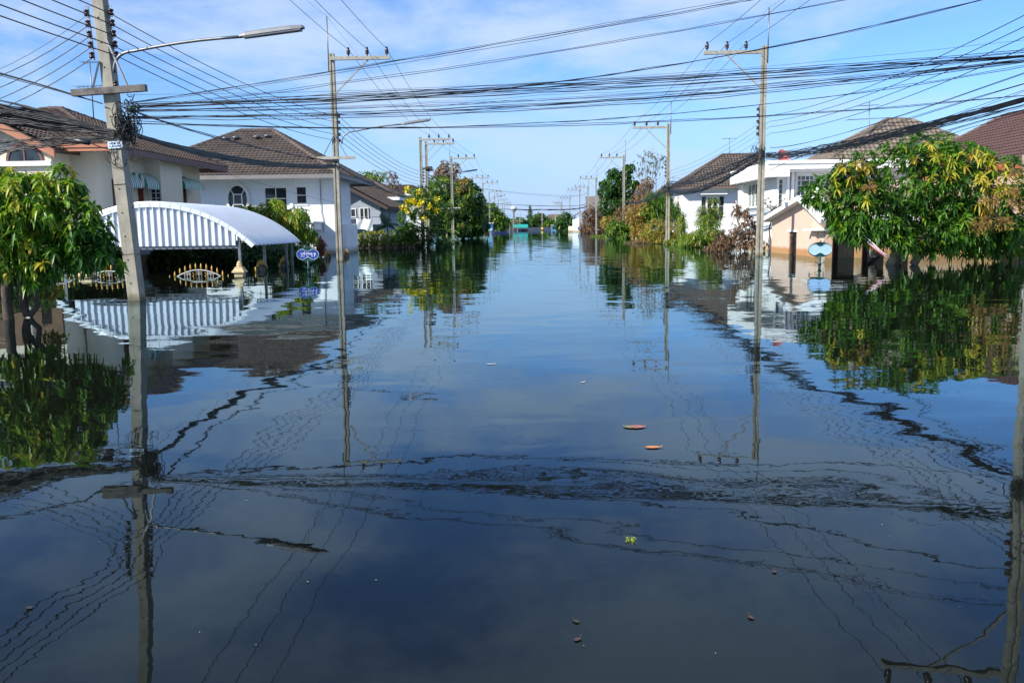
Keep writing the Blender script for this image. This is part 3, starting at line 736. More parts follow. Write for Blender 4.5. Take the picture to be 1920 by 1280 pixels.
MB().tube([(13.1, 43.42, 4.0), (13.1, 43.42, 1.0)], .035, 6).build('drain_pipe', WHITE, hG)
sa, sb = (12.2, 50.5), (12.2, 43.5)
wall(hG, sa, sb, ZB, 4.1, WHITE_W, [(1.0, 3.9, 2.25, 3.55)])
window(hG, sa, sb, 1.0, 3.9, 2.25, 3.55, 4, 1, FRAME, GLASS2, t=.12, fw=.06)
MB().box(11.95, 12.19, 49.9, 50.6, ZB, 3.6).build('corner_pillar', WHITE, hG)
MB().box(11.55, 12.6, 42.75, 50.9, 3.62, 4.36).build('parapet_band', WHITE, hG)
MB().box(12.605, 20.6, 42.75, 43.9, 3.98, 4.30).build('parapet_band', WHITE, hG)
MB().box(11.5, 20.7, 42.68, 42.745, 4.24, 4.40).build('coping', WHITE, hG)
MB().box(12.61, 20.6, 43.0, 43.45, 3.86, 3.975).build('shadow_ledge', WHITE, hG)
hip_roof(hG, 14.8, 24.5, 44.4, 50.4, 4.33, (18.9, 47.0, 6.72), (20.3, 47.4, 6.72), ROOF_G, WHITE, WHITE, 0.16)

# ------------------------------------------------------------------ farther houses on that side
hF = thing('white_hip_roofed_house', 'white two storey house with brown hip roof behind the flowering shrubs', 'house', (16, 73, 0))
hip_roof(hF, 11.7, 21, 69.8, 76.2, 4.35, (15.9, 73, 7.05), (18.2, 73, 7.05), ROOF_B, WHITE, M('brown_fascia', (.16, .11, .085), .6), 0.2)
fa, fb = (12.2, 70.6), (20.3, 70.6)
hs = [(1.55, 1.95, 2.0, 3.6), (2.05, 2.4, 2.0, 3.5), (2.52, 2.85, 2.0, 3.5), (2.97, 3.4, 2.0, 3.6), (4.4, 5.9, 2.7, 3.75)]
wall(hF, fa, fb, ZB, 4.33, WHITE_W, hs)
for h in hs[:4]: window(hF, fa, fb, *h, 1, 2, FRAME, GLASS, t=.08, fw=.04)
window(hF, fa, fb, *hs[4], 4, 1, FRAME, GLASS)
wall(hF, (12.2, 75.4), (12.2, 70.6), ZB, 4.33, WHITE_W, [(2.0, 3.2, 2.2, 3.6)]); window(hF, (12.2, 75.4), (12.2, 70.6), 2.0, 3.2, 2.2, 3.6, 2, 2, FRAME, GLASS)
MB().box(13.6, 15.7, 69.95, 70.59, 3.72, 3.8).build('window_hood', WHITE, hF)
hE = thing('brown_roofed_house', 'small house with brown roof peeping over shrubs beside the leafless tree', 'house', (17, 104, 0))
hip_roof(hE, 14.2, 22, 101, 108, 4.6, (16.0, 104.5, 6.0), (18.5, 104.5, 6.0), ROOF_B, WHITE, WHITE, .2, caps=False)
wall(hE, (14.8, 101.7), (21.5, 101.7), ZB, 4.58, WHITE_W); wall(hE, (14.8, 107.4), (14.8, 101.7), ZB, 4.58, WHITE_W)
hV = thing('vine_covered_house', 'far grey roofed house smothered in dead brown creeper', 'house', (13, 166, 0))
m = MB(); m.box(10.6, 20, 161, 172, ZB, 4.2); m.build('wall', SHADED_GREY, hV)
MB().prism([(10.1, 160.5, 4.1), (20.5, 160.5, 4.1), (20.5, 165.5, 6.7), (10.1, 165.5, 6.7)], (0, .0, .2)).build('roof', M('grey_sheet_roof', (.17, .15, .14), .8, var=.2), hV)
hW = thing('white_gatehouse', 'small white walled gateway with sloping dark roof beyond the dead creeper', 'gatehouse', (9.4, 192, 0))
MB().box(8.9, 10.4, 190, 192, ZB, 3.2).build('wall', WHITE_W, hW)
MB().prism([(8.5, 189.6, 3.1), (10.8, 189.6, 4.3), (10.8, 189.6, 4.5), (8.5, 189.6, 3.3)], (0, 3, 0)).build('roof', ROOF_B, hW)
MB().box(7.9, 8.88, 190.2, 190.6, ZB, 1.3).build('low_wall', CREAM, hW)
# ------------------------------------------------------------------ utility poles
PM = {}
def local(name, mb, mats): PM[name] = proto_mesh(name, mb, mats)
def shaft_mb(h, w0, w1, d0, d1, groove):
    m = MB(); rings = [-1.1, 0.0, h*0.5, h]; vs = []; n = None
    for z in rings:
        t = (z+1.1)/(h+1.1); w_ = (w0*(1-t)+w1*t)/2; d = (d0*(1-t)+d1*t)/2; c = .015
        if groove: q = [(-w_, -d), (-w_*.38, -d), (-w_*.28, -d+.035), (w_*.28, -d+.035), (w_*.38, -d), (w_, -d), (w_, d), (w_*.38, d), (w_*.28, d-.035), (-w_*.28, d-.035), (-w_*.38, d), (-w_, d)]
        else: q = [(-w_+c, -d), (w_-c, -d), (w_, -d+c), (w_, d-c), (w_-c, d), (-w_+c, d), (-w_, d-c), (-w_, -d+c)]
        n = len(q); vs += [(x, y, z) for x, y in q]
    m.add(vs, [(i*n+j, i*n+(j+1) % n, (i+1)*n+(j+1) % n, (i+1)*n+j) for i in range(len(rings)-1) for j in range(n)])
    m.add([vs[(len(rings)-1)*n+j] for j in range(n)], [tuple(range(n))])
    return m
local('shaft_grooved', shaft_mb(8.6, .27, .20, .24, .18, True), CONCRETE)
local('shaft_plain', shaft_mb(8.6, .27, .215, .27, .215, False), CONCRETE)
local('crossarm', MB().box(-.05, 2.45, -.20, -.07, 8.31, 8.45), CONC_ARM)
m = MB(); m.lathe([(.02, 0), (.02, .06), (.055, .07), (.06, .09), (.045, .11), (.065, .13), (.05, .16), (.06, .19), (.035, .22), (.035, .27), (.015, .29)], (0, 0, 0), 9); local('insulator', m, PORCELAIN)
m = MB(); m.lathe([(.02, 0), (.045, .01), (.045, .03), (.03, .045), (.03, .06), (.045, .075), (.045, .095), (.02, .105)], (0, 0, 0), 8); local('spool_insulator', m, PORCELAIN)
local('brace', MB().bar((.1, -.115, 6.95), (1.55, -.115, 8.33), .05, .05), CONC_ARM)
local('lightning_rod', MB().tube([(-.15, 0, 7.9), (-.15, 0, 10.1)], .025, 6), GALV)
local('low_crossarm', MB().box(-.75, .85, -.24, -.14, 4.28, 4.40), CONC_ARM)
m = MB(); m.bar((-.5, -.19, 4.4), (0, -.13, 5.3), .03, .03); m.bar((.5, -.19, 4.4), (0, -.13, 5.3), .03, .03); local('low_brace', m, GALV)
m = MB(); m.bar((.15, -.02, 4.95), (.15, -.02, 6.25), .03, .02); local('rack', m, GALV)
local('bolt_hole', MB().tube([(0, 0, 0), (0, -.004, 0)], .017, 8), HOLE)
def t_pole(x, y, side, label, group, drop=0.0, lean=0.0, full=True, dark=False, rod=True):
    p = thing('utility_pole', label, 'utility pole', (x, y, -drop), group)
    O = ORG[p.name]
    def put(n, key, loc=(0, 0, 0)):
        o = bpy.data.objects.new(n, PM[key]); link(o, p); o.location = loc; o.scale = (1.3,)*3 if n == 'insulator' else (1.25,)*3 if n == 'spool_insulator' else (1, 1, 1); return o
    put('shaft', 'shaft_grooved'); put('crossarm', 'crossarm'); put('brace', 'brace')
    for q in (.72, 1.5, 2.32): put('insulator', 'insulator', (q, -.115, 8.45))
    if rod: put('lightning_rod', 'lightning_rod')
    if full:
        put('rack', 'rack')
        for i in range(5): put('spool_insulator', 'spool_insulator', (.2, -.02, 5.0+.25*i))
        for z in (1.1, 2.0, 2.9, 3.3, 6.4, 6.9, 7.4): put('bolt_hole', 'bolt_hole', (0, -.119+.0054*z, z))
    p.rotation_euler = (0, math.asin(max(-.2, min(.2, lean/8.5))), 0 if side > 0 else math.pi)
    if side < 0: p.rotation_euler = (0, 0, math.pi)
    return p
GL, GR = 'concrete poles down the cream house side of the street', 'concrete poles down the pink garage side of the street'
pL2 = t_pole(-8.28, 36.6, 1, 'tall concrete pole with T arm in front of the oval window house', GL)
for nm, key in (('low_crossarm', 'low_crossarm'), ('low_brace', 'low_brace')):
    o = bpy.data.objects.new(nm, PM[key]); link(o, pL2)
pLa = t_pole(-8.95, 70, 1, 'nearer concrete pole of the transformer pair above the yellow flowering tree', GL, rod=False)
pLb = t_pole(-8.95, 73.6, 1, 'further concrete pole of the transformer pair, just behind its twin', GL, rod=False)
for z, s in ((3.5, .9), (6.1, .35)):
    for i in range(2):
        MB().box(-8.95+.12, -8.95+.12+s, 70.6+2.2*i, 70.9+2.2*i, z, z+.14).build('transformer_bracket', STEELDARK, pLa)
MB().box(-8.7, -8.2, 70.9, 71.6, 6.0, 6.35).build('switch_gear', STEELDARK, pLa)
L4 = t_pole(-8.15, 88, 1, 'concrete pole rising before the leafy green trees past the banana plant', GL, drop=.1)
o = bpy.data.objects.new('low_crossarm', PM['low_crossarm']); link(o, L4); o.location = (0, 0, -.9)
farL = [(-8.65, 125, 0, 'slim concrete pole against the edge of the dark red brown tree'), (-7.95, 140, 0, 'dark pole just beyond the red brown tree, T arm bare against the sky'),
        (-8.75, 176, 0, 'pole standing over the blue stall on the far water edge'), (-8.6, 197, 0, 'far pole with a street lamp, standing out in the water past the blue stall'),
        (-9.05, 230, .05, 'far small pole in the row, between the lamp pole and the water tower'), (-8.95, 259, .1, 'tiny pole nearest the wooden gate frame at the street end'),
        (-9.0, 279, .2, 'last tiny pole of the row near the water tower')]
proto = None
for x, y, d, lb in farL:
    if proto is None: proto = p = t_pole(x, y, 1, lb, GL, drop=d, full=False, rod=False)
    else: p = copy_tree(proto, (x, y, -d), lb)
pR2 = t_pole(9.6, 36.6, -1, 'tall concrete pole with T arm beside the pink garage', GR)
pR3 = t_pole(9.45, 60.5, -1, 'concrete pole with T arm among the yellow and rust shrubs', GR, drop=.35)
pR4 = t_pole(9.6, 91, -1, 'concrete pole in front of the dense dark green tree', GR)
farR = [(9.66, 131, 0, 'concrete pole behind the dead brown creeper'), (10.3, 160, 0, 'pole with a black cable elbow, beside the dead creeper'),
        (9.5, 173, 0, 'pole beside the white gatehouse'), (9.7, 223, 0, 'small far pole above the dark round tree'), (8.9, 268, 0, 'tiny far pole nearest the pale lattice mast'),
        (9.6, 279, .2, 'last tiny pole of the row before the end wall')]
proto = None
for x, y, d, lb in farR:
    if proto is None: proto = t_pole(x, y, -1, lb, GR, drop=d, full=False)
    else: p = copy_tree(proto, (x, y, -d), lb)
pR0 = t_pole(9.78, 16.9, -1, 'near concrete pole at the frame edge, seen mostly as its reflection', GR, drop=.25)
GE = 'plain posts beyond the end wall'
for x, y, h, lb in ((-4.1, 284, 6.2, 'thin plain post behind the turquoise awning'), (3.2, 284, 6.0, 'thin plain post with a yellow lamp before the end wall'), (7.6, 284, 5.8, 'plain post beside the blue booth')):
    p = thing('utility_pole', lb, 'utility pole', (x, y, 0), GE)
    MB().tube([(x, y, 0), (x, y, h)], .14, 6).build('shaft', CONCRETE, p); MB().box(x-.5, x+.5, y-.2, y-.15, h-2.6, h-2.45).build('crossarm', CONC_ARM, p)

# near pole at the corner with racks, timber arm, plate and its knot of cables
p1 = thing('utility_pole', 'nearest big concrete pole by the gates, carrying insulator racks, arm and cable knot', 'utility pole', (-8.09, 17.2, 0), GL)
sh = bpy.data.objects.new('shaft', PM['shaft_plain']); link(sh, p1)
LEAN = -.052
p1.rotation_euler = (0, LEAN, 0)
def q1(px, z, y=0.0): return (px, y, z)
def add1(name, mb, mat):
    me = proto_mesh(name, mb, mat); o = bpy.data.objects.new(name, me); link(o, p1); return o
for k in range(16):
    z = .35+.47*k; hw = .135-.0028*(z+1.1)
    o = bpy.data.objects.new('bolt_hole', PM['bolt_hole']); link(o, p1); o.location = (-.02, -hw-.001, z)
    if k % 2:
        o = bpy.data.objects.new('bolt_hole', PM['bolt_hole']); link(o, p1); o.location = (hw+.001, .02, z+.1); o.rotation_euler = (0, 0, math.pi/2)
for z in (.93, 2.32): add1('joint_line', MB().box(-.132, .132, -.1335, -.1275, z-.006, z+.006), HOLE)
add1('crossarm', MB().box(-.68, .79, -.255, -.137, 4.06, 4.185), M('white_flaking_timber', (.15, .135, .12), .85, var=.7, scale=5, bump=.3, streak=.6))
add1('arm_brace', MB().bar((.10, -.14, 5.1), (.42, -.2, 4.19), .035, .035), GALV)
add1('arm_brace', MB().bar((-.10, -.14, 4.7), (-.26, -.2, 4.19), .035, .035), GALV)
o = bpy.data.objects.new('insulator', PM['spool_insulator']); link(o, p1); o.location = (.2, -.2, 4.19)
for s, z0_ in ((-1, 4.80), (1, 4.78)):
    rx_ = .165 if s > 0 else .24; add1('rack', MB().bar((s*rx_, -.03, z0_-.05), (s*rx_, -.03, z0_+.95), .022, .022), GALV)
    for i in range(5):
        o = bpy.data.objects.new('spool_insulator', PM['spool_insulator']); link(o, p1); o.location = (s*(.20 if s > 0 else .28), -.03, z0_+.2*i-.02); o.scale = (1.2,)*3
        add1('rack_strap', MB().bar((s*.10, -.03, z0_+.2*i+.16), (s*(rx_+.06), -.03, z0_+.2*i+.16), .012, .012), GALV)
pl = add1('number_plate', MB().box(-.13, .16, -.155, -.148, 3.02, 3.16), M('pale_blue_plate', (.52, .62, .74), .5, var=.1))
mk = MB()
for z, segs in ((3.115, ((-.09, -.03), (-.01, .04), (.06, .12))), (3.062, ((-.10, -.075), (-.05, .03), (.05, .13)))):
    for a, b in segs: mk.box(a, b, -.1575, -.1555, z-.012, z+.012)
o = bpy.data.objects.new('plate_marks', proto_mesh('plate_marks', mk, M('blue_print', (.05, .10, .25), .6))); link(o, pl)
def knot(parent, c, size, n, mat, seed, r=.008, ring=.12):
    """loops of slack cable tied at a pole"""
    g = random.Random(seed); m = MB()
    for _ in range(n):
        o = Vector(c)+Vector((g.gauss(0, size[0]), g.gauss(0, size[1]), g.gauss(0, size[2]))); rad = ring*g.uniform(.4, 1.3)
        ax = Vector((g.gauss(0, 1), g.gauss(0, 1), g.gauss(0, .5))).normalized(); s = ax.cross(Vector((0, 0, 1))).normalized(); t_ = ax.cross(s)
        a0, a1 = g.uniform(0, 6.28), g.uniform(2, 6)
        m.tube([o+(s*math.cos(a0+a1*i/7)+t_*math.sin(a0+a1*i/7)*1.2)*rad*(1+.2*i/7) for i in range(8)], r*g.uniform(.7, 1.4), 4, cap=False)
    return m
def wire_thing(name, label, cat, mb_list, mats, group=None, partname='cable'):
    loc = mb_list[0].v[0]; t = thing(name, label, cat, loc, group)
    for mb, mt in zip(mb_list, mats): mb.build(partname, mt, t)
    return t
kt = thing('cable_knot', 'black tangle of slack cable tied to the nearest pole above its number plate', 'cable tangle', (-7.95, 17.0, 3.4))
knot(kt, (-7.96, 17.02, 3.42), (.09, .07, .16), 95, BLACK, 3).build('cable_loops', BLACK, kt, kind='stuff')
knot(kt, (-7.85, 17.02, 3.78), (.05, .05, .10), 22, BLACK, 5, ring=.07).build('cable_loops', BLACK, kt, kind='stuff')
knot(kt, (-8.2, 17.0, 2.93), (.10, .03, .06), 9, BLACK, 9, r=.006, ring=.22).build('slack_loop', BLACK, kt, kind='stuff')
MB().lathe([(.008, 0), (.026, .012), (.03, .04), (.014, .06)], (-7.83, 16.93, 3.74), 7).build('clamp', M('green_clamp', (.01, .13, .10), .5), kt)
kt2 = thing('cable_knot', 'black cable tangle on the tall pole beside the pink garage', 'cable tangle', (9.5, 36.4, 4.3))
knot(kt2, (9.45, 36.4, 4.25), (.14, .12, .16), 50, BLACK, 13, ring=.16).build('cable_loops', BLACK, kt2, kind='stuff')
kt3 = thing('cable_knot', 'black cable tangle on the pole among the rust coloured shrubs', 'cable tangle', (9.4, 60.3, 3.8))
knot(kt3, (9.4, 60.3, 3.85), (.2, .15, .2), 40, BLACK, 17, ring=.22, r=.012).build('cable_loops', BLACK, kt3, kind='stuff')
kt4 = thing('cable_knot', 'black cable tangle at the frame edge on the near pole', 'cable tangle', (9.66, 16.7, 4.0))
knot(kt4, (9.66, 16.75, 4.02), (.06, .08, .12), 45, BLACK, 19, ring=.10).build('cable_loops', BLACK, kt4, kind='stuff')

# ------------------------------------------------------------------ street lamps
def street_lamp(label, base, elbow, tip, head_len, r=.03, rise=.04):
    b, e, t_ = Vector(base), Vector(elbow), Vector(tip); d = (t_-e).normalized()
    s = thing('street_lamp', label, 'street lamp', base, 'arched street lamps')
    pts = [b]
    for i in range(1, 8):
        f = i/7; pts.append(b*(1-f)**2 + Vector((b.x, b.y, e.z))*2*f*(1-f) + e*f*f)
    for i in range(1, 6):
        f = i/5; q = e*(1-f)+t_*f; q.z += rise*math.sin(math.pi*f); pts.append(q)
    MB().tube(pts, r, 7).build('arm', GALV, s)
    m = MB(); up = Vector((0, 0, 1)); sd_ = d.cross(up).normalized(); un = sd_.cross(d)
    prof = [(-.085, 0), (-.075, .055), (-.03, .085), (.03, .085), (.075, .055), (.085, 0)]
    rings = [(-.05, .55), (.06, .9), (.3, 1), (.8, 1), (.97, .8), (1.0, .5)]
    vs = [t_+d*(f*head_len)+sd_*(px*sc)+un*(pz*sc) for f, sc in rings for px, pz in prof]; n = 6
    fs = [(i*n+j, i*n+j+1, (i+1)*n+j+1, (i+1)*n+j) for i in range(len(rings)-1) for j in range(n-1)]
    fs += [tuple(range(n)), tuple((len(rings)-1)*n+j for j in reversed(range(n)))]
    m.add(vs, fs)
    hd = m.build('lamp_head', LAMPGREY, s)
    q = [t_+d*(f*head_len)+sd_*(k*.075)-un*.002 for f, k in ((.02, -1), (.95, -1), (.95, 1), (.02, 1))]
    MB().prism(q, -un*.035).build('diffuser', LAMPLENS, hd)
    return s
street_lamp('nearest arched street lamp, its long grey head against the cloudy sky', (-8.149, 17.05, 4.459), (-7.696, 17.0, 4.854), (-5.529, 16.9, 5.062), 1.22)
street_lamp('second street lamp, fixed to the pole before the oval window house', (-7.959, 36.4, 4.907), (-7.333, 36.4, 5.422), (-5.361, 36.3, 5.661), 1.2)
street_lamp('third street lamp, over the green trees by the transformer poles', (-8.507, 72, 5.115), (-8.094, 72, 5.589), (-5.732, 72, 5.903), 1.25)
street_lamp('tiny far street lamp over the water on the lamp pole', (-9.487, 197, 6.966), (-8.741, 197, 7.916), (-8.131, 197, 8.027), 1.7, r=.05)

# ------------------------------------------------------------------ cables
def span(a, b, sag, n=16, jit=0.0, seed=0):
    a, b = Vector(a), Vector(b); g = random.Random(seed); out_ = []
    for i in range(n+1):
        f = i/n; q = a.lerp(b, f); q.z -= 4*sag*f*(1-f)
        if 0 < i < n and jit: q += Vector((g.gauss(0, jit), g.gauss(0, jit), g.gauss(0, jit)))
        out_.append(q)
    return out_
def through(a, m_, b, n=22, jit=0.0, seed=0):
    """parabola through three points"""
    a, m_, b = Vector(a), Vector(m_), Vector(b); g = random.Random(seed)
    tm = (m_-a).length/((m_-a).length+(b-m_).length); out_ = []
    for i in range(n+1):
        f = i/n
        q = a*((f-tm)*(f-1)/(tm)) + m_*(f*(f-1)/(tm*(tm-1))) + b*(f*(f-tm)/(1-tm))
        if 0 < i < n and jit: q += Vector((g.gauss(0, jit*.5), g.gauss(0, jit), g.gauss(0, jit)))
        out_.append(q)
    return out_
GH, GV = 'high voltage lines on the T arms', 'low voltage lines on the racks'
def arm_pt(x, y, side, k, drop=0): return (x+side*(.72, 1.5, 2.32)[k], y-.115*side, 8.74-drop)
LP = [(-8.3, -16, 0), (-8.3, 17.2, 0), (-8.28, 36.6, 0), (-8.95, 70, 0), (-8.95, 73.6, 0), (-8.15, 88, .1), (-8.65, 125, 0), (-7.95, 140, 0), (-8.75, 176, 0), (-8.6, 197, 0), (-9.05, 230, .05), (-8.95, 259, .1), (-9.0, 279, .2)]
RP = [(9.78, -18, .2), (9.78, 16.9, .25), (9.6, 36.6, 0), (9.45, 60.5, .35), (9.6, 91, 0), (9.66, 131, 0), (10.3, 160, 0), (9.5, 173, 0), (9.7, 223, 0), (8.9, 268, 0), (9.6, 279, .2)]
which = ('innermost', 'middle', 'outermost')
for side, P_, nm in ((1, LP, 'cream house'), (-1, RP, 'pink garage')):
    for k in range(3):
        m = MB()
        for (x0, y0, d0), (x1, y1, d1) in zip(P_, P_[1:]):
            L = y1-y0; far = y0 > 80
            m.tube(span(arm_pt(x0, y0, side, k, d0), arm_pt(x1, y1, side, k, d1), .0004*L*L+.05, 14 if not far else 8), .0095 if not far else .012, 5 if not far else 4, cap=False)
        o = m.build('power_line', BLACK); props(o, f'high voltage line on the {which[k]} insulators of the {nm} side poles', 'power line', GH)
    m = MB()
    for (x0, y0, d0), (x1, y1, d1) in zip(P_[:5], P_[1:6]):
        m.tube(span((x0-side*.15, y0, 10.1-d0), (x1-side*.15, y1, 10.1-d1), .3, 12), .004, 4, cap=False)
    o = m.build('earth_wire', BLACK); props(o, f'thin earth wire along the rod tips of the {nm} side poles', 'power line', GH)
step = ('top', 'second', 'third', 'fourth', 'lowest')
A1 = [(-8.195, 17.17, 5.599), (-8.189, 17.17, 5.399), (-8.183, 17.17, 5.198), (-8.168, 17.17, 4.986), (-8.16, 17.17, 4.814)]
for k in range(5):
    z2 = 6.05-.25*k
    a = Vector(A1[k]); m = MB(); b = Vector((-8.07, 36.58, z2)); c = Vector((-8.6, 70, z2-.25)); e = Vector((-7.95, 88, z2-.4))
    m.tube(span((-7.95, -16, a.z+.1), a, .35, 14), .011, 5, cap=False); m.tube(span(a, b, .28, 16), .0095, 5, cap=False)
    m.tube(span(b, c, .45, 14), .011, 4, cap=False); m.tube(span(c, e, .2, 8), .011, 4, cap=False)
    o = m.build('power_line', BLACK); props(o, f'{step[k]} of the five rack wires on the lamp side of the nearest pole', 'power line', GV)
B1 = [((-8.66, 17.17, 5.578), (-10.427, 17.17, 5.139)), ((-8.644, 17.17, 5.387), (-10.44, 17.17, 5.007)), ((-8.629, 17.17, 5.186), (-10.461, 17.17, 4.785)), ((-8.613, 17.17, 4.984), (-10.481, 17.17, 4.571)), ((-8.597, 17.17, 4.782), (-10.501, 17.17, 4.367))]
for k, (a, b) in enumerate(B1):
    a, b = Vector(a), Vector(b); d = b-a; m = MB(); e = a+d*4; e.z -= -0.9
    m.tube(span(a, e, 1.0, 18), .0085 if k else .005, 5, cap=False)
    o = m.build('power_line', BLACK); props(o, f'{step[k]} of the side street wires leaving the nearest pole away from the street', 'power line', GV)
C2 = [(9.884, 36.6, 5.796), (9.89, 36.6, 5.558), (9.896, 36.6, 5.342), (9.925, 36.6, 5.081)]
C0 = [(9.654, 16.9, 5.368), (9.668, 16.9, 5.157), (9.682, 16.9, 4.965), (9.696, 16.9, 4.752)]
for k in range(4):
    m = MB(); a = Vector(C2[k]); b = Vector(C0[k]); c = Vector((9.7, 60.5, a.z-.7)); e = Vector((9.8, 91, a.z-.9))
    m.tube(span(b, a, .32, 18), .009, 5, cap=False); m.tube(span(a, c, .3, 12), .008, 4, cap=False); m.tube(span(c, e, .3, 10), .010, 4, cap=False)
    m.tube(span((9.78, -16, b.z), b, .4, 12), .009, 5, cap=False)
    o = m.build('power_line', BLACK); props(o, f'{step[k]} rack wire along the pink garage side poles', 'power line', GV)
GX = 'cables slung across the street'
def bundle(label, a, m_, b, n, spread, r, jit, seed, group=GX, name='cable_bundle', spread_end=None, npt=26, cat='cable bundle'):
    g = random.Random(seed); mbs = []
    se = spread if spread_end is None else spread_end
    for i in range(n):
        def off(s): return Vector((g.uniform(-1, 1)*s*.3, g.uniform(-1, 1)*s*.5, g.uniform(-1, 1)*s))
        mb = MB(); mb.tube(through(Vector(a)+off(spread*.35), Vector(m_)+off(spread), Vector(b)+off(se), npt, jit, seed*31+i), r*g.uniform(.75, 1.25), 5, cap=False); mbs.append(mb)
    return wire_thing(name, label, cat, mbs, [BLACK]*n, group)
bundle('steep cable bundle rising to the top edge, highest of those crossing the street', (-8.028, 17.1, 3.865), (-1.24, 17.1, 4.786), (9.575, 16.9, 6.506), 4, 0.0525, 0.00558, 0.0072, 1, spread_end=.1)
bundle('pair of cables just under the steepest crossing bundle', (-8.012, 17.1, 3.783), (-1.247, 17.1, 4.447), (9.597, 16.9, 6.186), 2, 0.06, 0.00527, 0.0072, 2)
bundle('pair of cables climbing steeply past the T arm of the garage side pole', (-7.993, 17.1, 3.752), (1.284, 17.1, 4.272), (9.627, 16.9, 5.75), 3, 0.045, 0.00527, 0.0072, 3)
bundle('single thin cable crossing nearly level below the tall T arms', (-7.971, 17.1, 4.048), (1.593, 17.1, 4.207), (9.696, 16.9, 4.762), 1, 0.015, 0.00372, 0.0048, 4, name='crossing_cable', cat='cable')
bundle('thickest sagging bundle crossing the street at mid height', (-7.987, 17.1, 3.834), (0.188, 17.1, 4.041), (9.714, 16.9, 4.5), 11, 0.1125, 0.0062, 0.0108, 5, spread_end=.06)
bundle('black bundle just under the thickest one, crossing the street', (-8.004, 17.1, 3.609), (0.403, 17.1, 3.684), (9.72, 16.9, 4.403), 7, 0.0825, 0.0062, 0.0096, 6, spread_end=.05)
bundle('loose cables hanging between the two black crossing bundles', (-7.996, 17.1, 3.721), (0.041, 17.1, 3.852), (9.717, 16.9, 4.452), 5, 0.09, 0.00372, 0.012, 7)
bundle('slack pair swinging low behind the lamp head and rising across the street', (-8.006, 17.1, 3.578), (1.284, 17.1, 3.447), (9.726, 16.9, 4.315), 2, 0.06, 0.00527, 0.0096, 8)
bundle('lowest pair of cables crossing the whole street', (-8.012, 17.1, 3.506), (-1.605, 17.1, 3.331), (9.766, 16.9, 3.738), 2, 0.03, 0.00527, 0.0048, 9)
GS = 'heavy cables along the street sides'
bundle('heavy black bundle sagging from the nearest pole past the grey brown roof', (-8.024, 17.1, 3.341), (-8.467, 24.6, 3.381), (-8.267, 36.5, 3.996), 22, .08, .014, 0.0078, 10, GS)
bundle('pair of service cables above the heavy bundle by the grey brown roof', (-8.032, 17.1, 3.804), (-8.664, 24.6, 3.934), (-8.237, 36.5, 4.172), 4, 0.0345, 0.0085, 0.0052, 11, GS)
bundle('bundle dropping from the oval window house pole toward the yellow flowers', (-8.131, 36.5, 3.994), (-8.828, 50, 3.712), (-8.8, 69.9, 3.4), 7, 0.069, 0.0136, 0.0078, 12, GS)
bundle('bundle running on past the transformer poles into the green trees', (-8.8, 70, 3.4), (-8.5, 80, 2.9), (-8.1, 87.9, 3.2), 6, 0.069, 0.0127, 0.013, 121, GS)
bundle('single drop cable crossing low in front of the white house wall', (-8.093, 17.3, 3.124), (-8.017, 26, 2.721), (-8.465, 69, 2.86), 1, 0.015, 0.00496, 0, 13, GS, name='drop_cable', cat='cable')
bundle('dense upper fan of cables from the nearest pole over the brown tiled roof', (-8.234, 17.05, 3.35), (-9.321, 17.05, 3.614), (-15.763, 17.05, 4.551), 18, .09, .0125, 0.013, 14, GS, spread_end=.12)
bundle('dense black fan of cables from the nearest pole to the frame edge', (-8.237, 17.05, 3.309), (-9.437, 17.05, 3.513), (-15.745, 17.05, 4.683), 32, .10, .0135, 0.0156, 15, GS, spread_end=.14)
bundle('lower loose cables rising to the nearest pole past the half round window', (-8.242, 17.05, 3.247), (-9.467, 17.05, 3.163), (-16.066, 17.05, 2.364), 13, .085, .009, 0.0156, 16, GS)
bundle('thick cable pair slanting down from the frame edge to the nearest pole timber arm', (-8.402, 17.0, 3.868), (-9.404, 17.0, 4.179), (-15.568, 17.0, 5.619), 4, 0.0207, 0.00935, 0.0026, 17, GS)
sp = thing('splice_box', 'black cylindrical cable splice box hanging beside the nearest pole', 'splice box', (-8.984, 16.95, 3.177))
a, b = Vector((-8.994, 16.95, 3.177)), Vector((-8.68, 16.95, 3.121)); d = (b-a)
MB().tube([a, a+d*.05, a+d*.95, b], [.035, .052, .052, .035], 10).build('casing', M('splice_black', (.015, .017, .022), .4), sp)
MB().tube(span((-15.714, 16.95, 4.218), a, -.02, 8), .012, 5, cap=False).build('cable', BLACK, sp); MB().tube(span(b, (-8.262, 17.05, 2.979), .02, 6), .010, 5, cap=False).build('cable', BLACK, sp)
bundle('very heavy black cable bundle from the frame edge to the garage side pole', (9.766, 16.9, 3.738), (9.145, 23.5, 3.587), (9.745, 36.5, 4.184), 30, .10, .0078, .016, 18, GS, spread_end=.09)
bundle('loose outer cables hanging under the very heavy garage side bundle', (9.773, 16.9, 3.639), (9.15, 23.5, 3.462), (9.748, 36.5, 4.075), 7, 0.069, 0.00595, 0.0156, 19, GS)
bundle('pair of strong single cables crossing above the sand grey roof', (9.73, 16.9, 4.267), (9.271, 22.5, 4.003), (9.892, 36.5, 4.464), 2, 0.045, 0.00744, 0.0024, 20, GS, name='service_cable', cat='cable')
bundle('cable descending over the white parapet to the garage side pole', (9.745, 16.9, 4.042), (9.459, 22, 3.925), (9.917, 36.5, 3.548), 2, 0.03, 0.00682, 0.0024, 21, GS, name='service_cable', cat='cable')
bundle('cable meeting the heavy bundle above the mango crown', (9.752, 16.9, 3.944), (8.948, 20.5, 3.508), (9.872, 27, 3.59), 2, 0.045, 0.00558, 0.0048, 22, GS, name='service_cable', cat='cable')
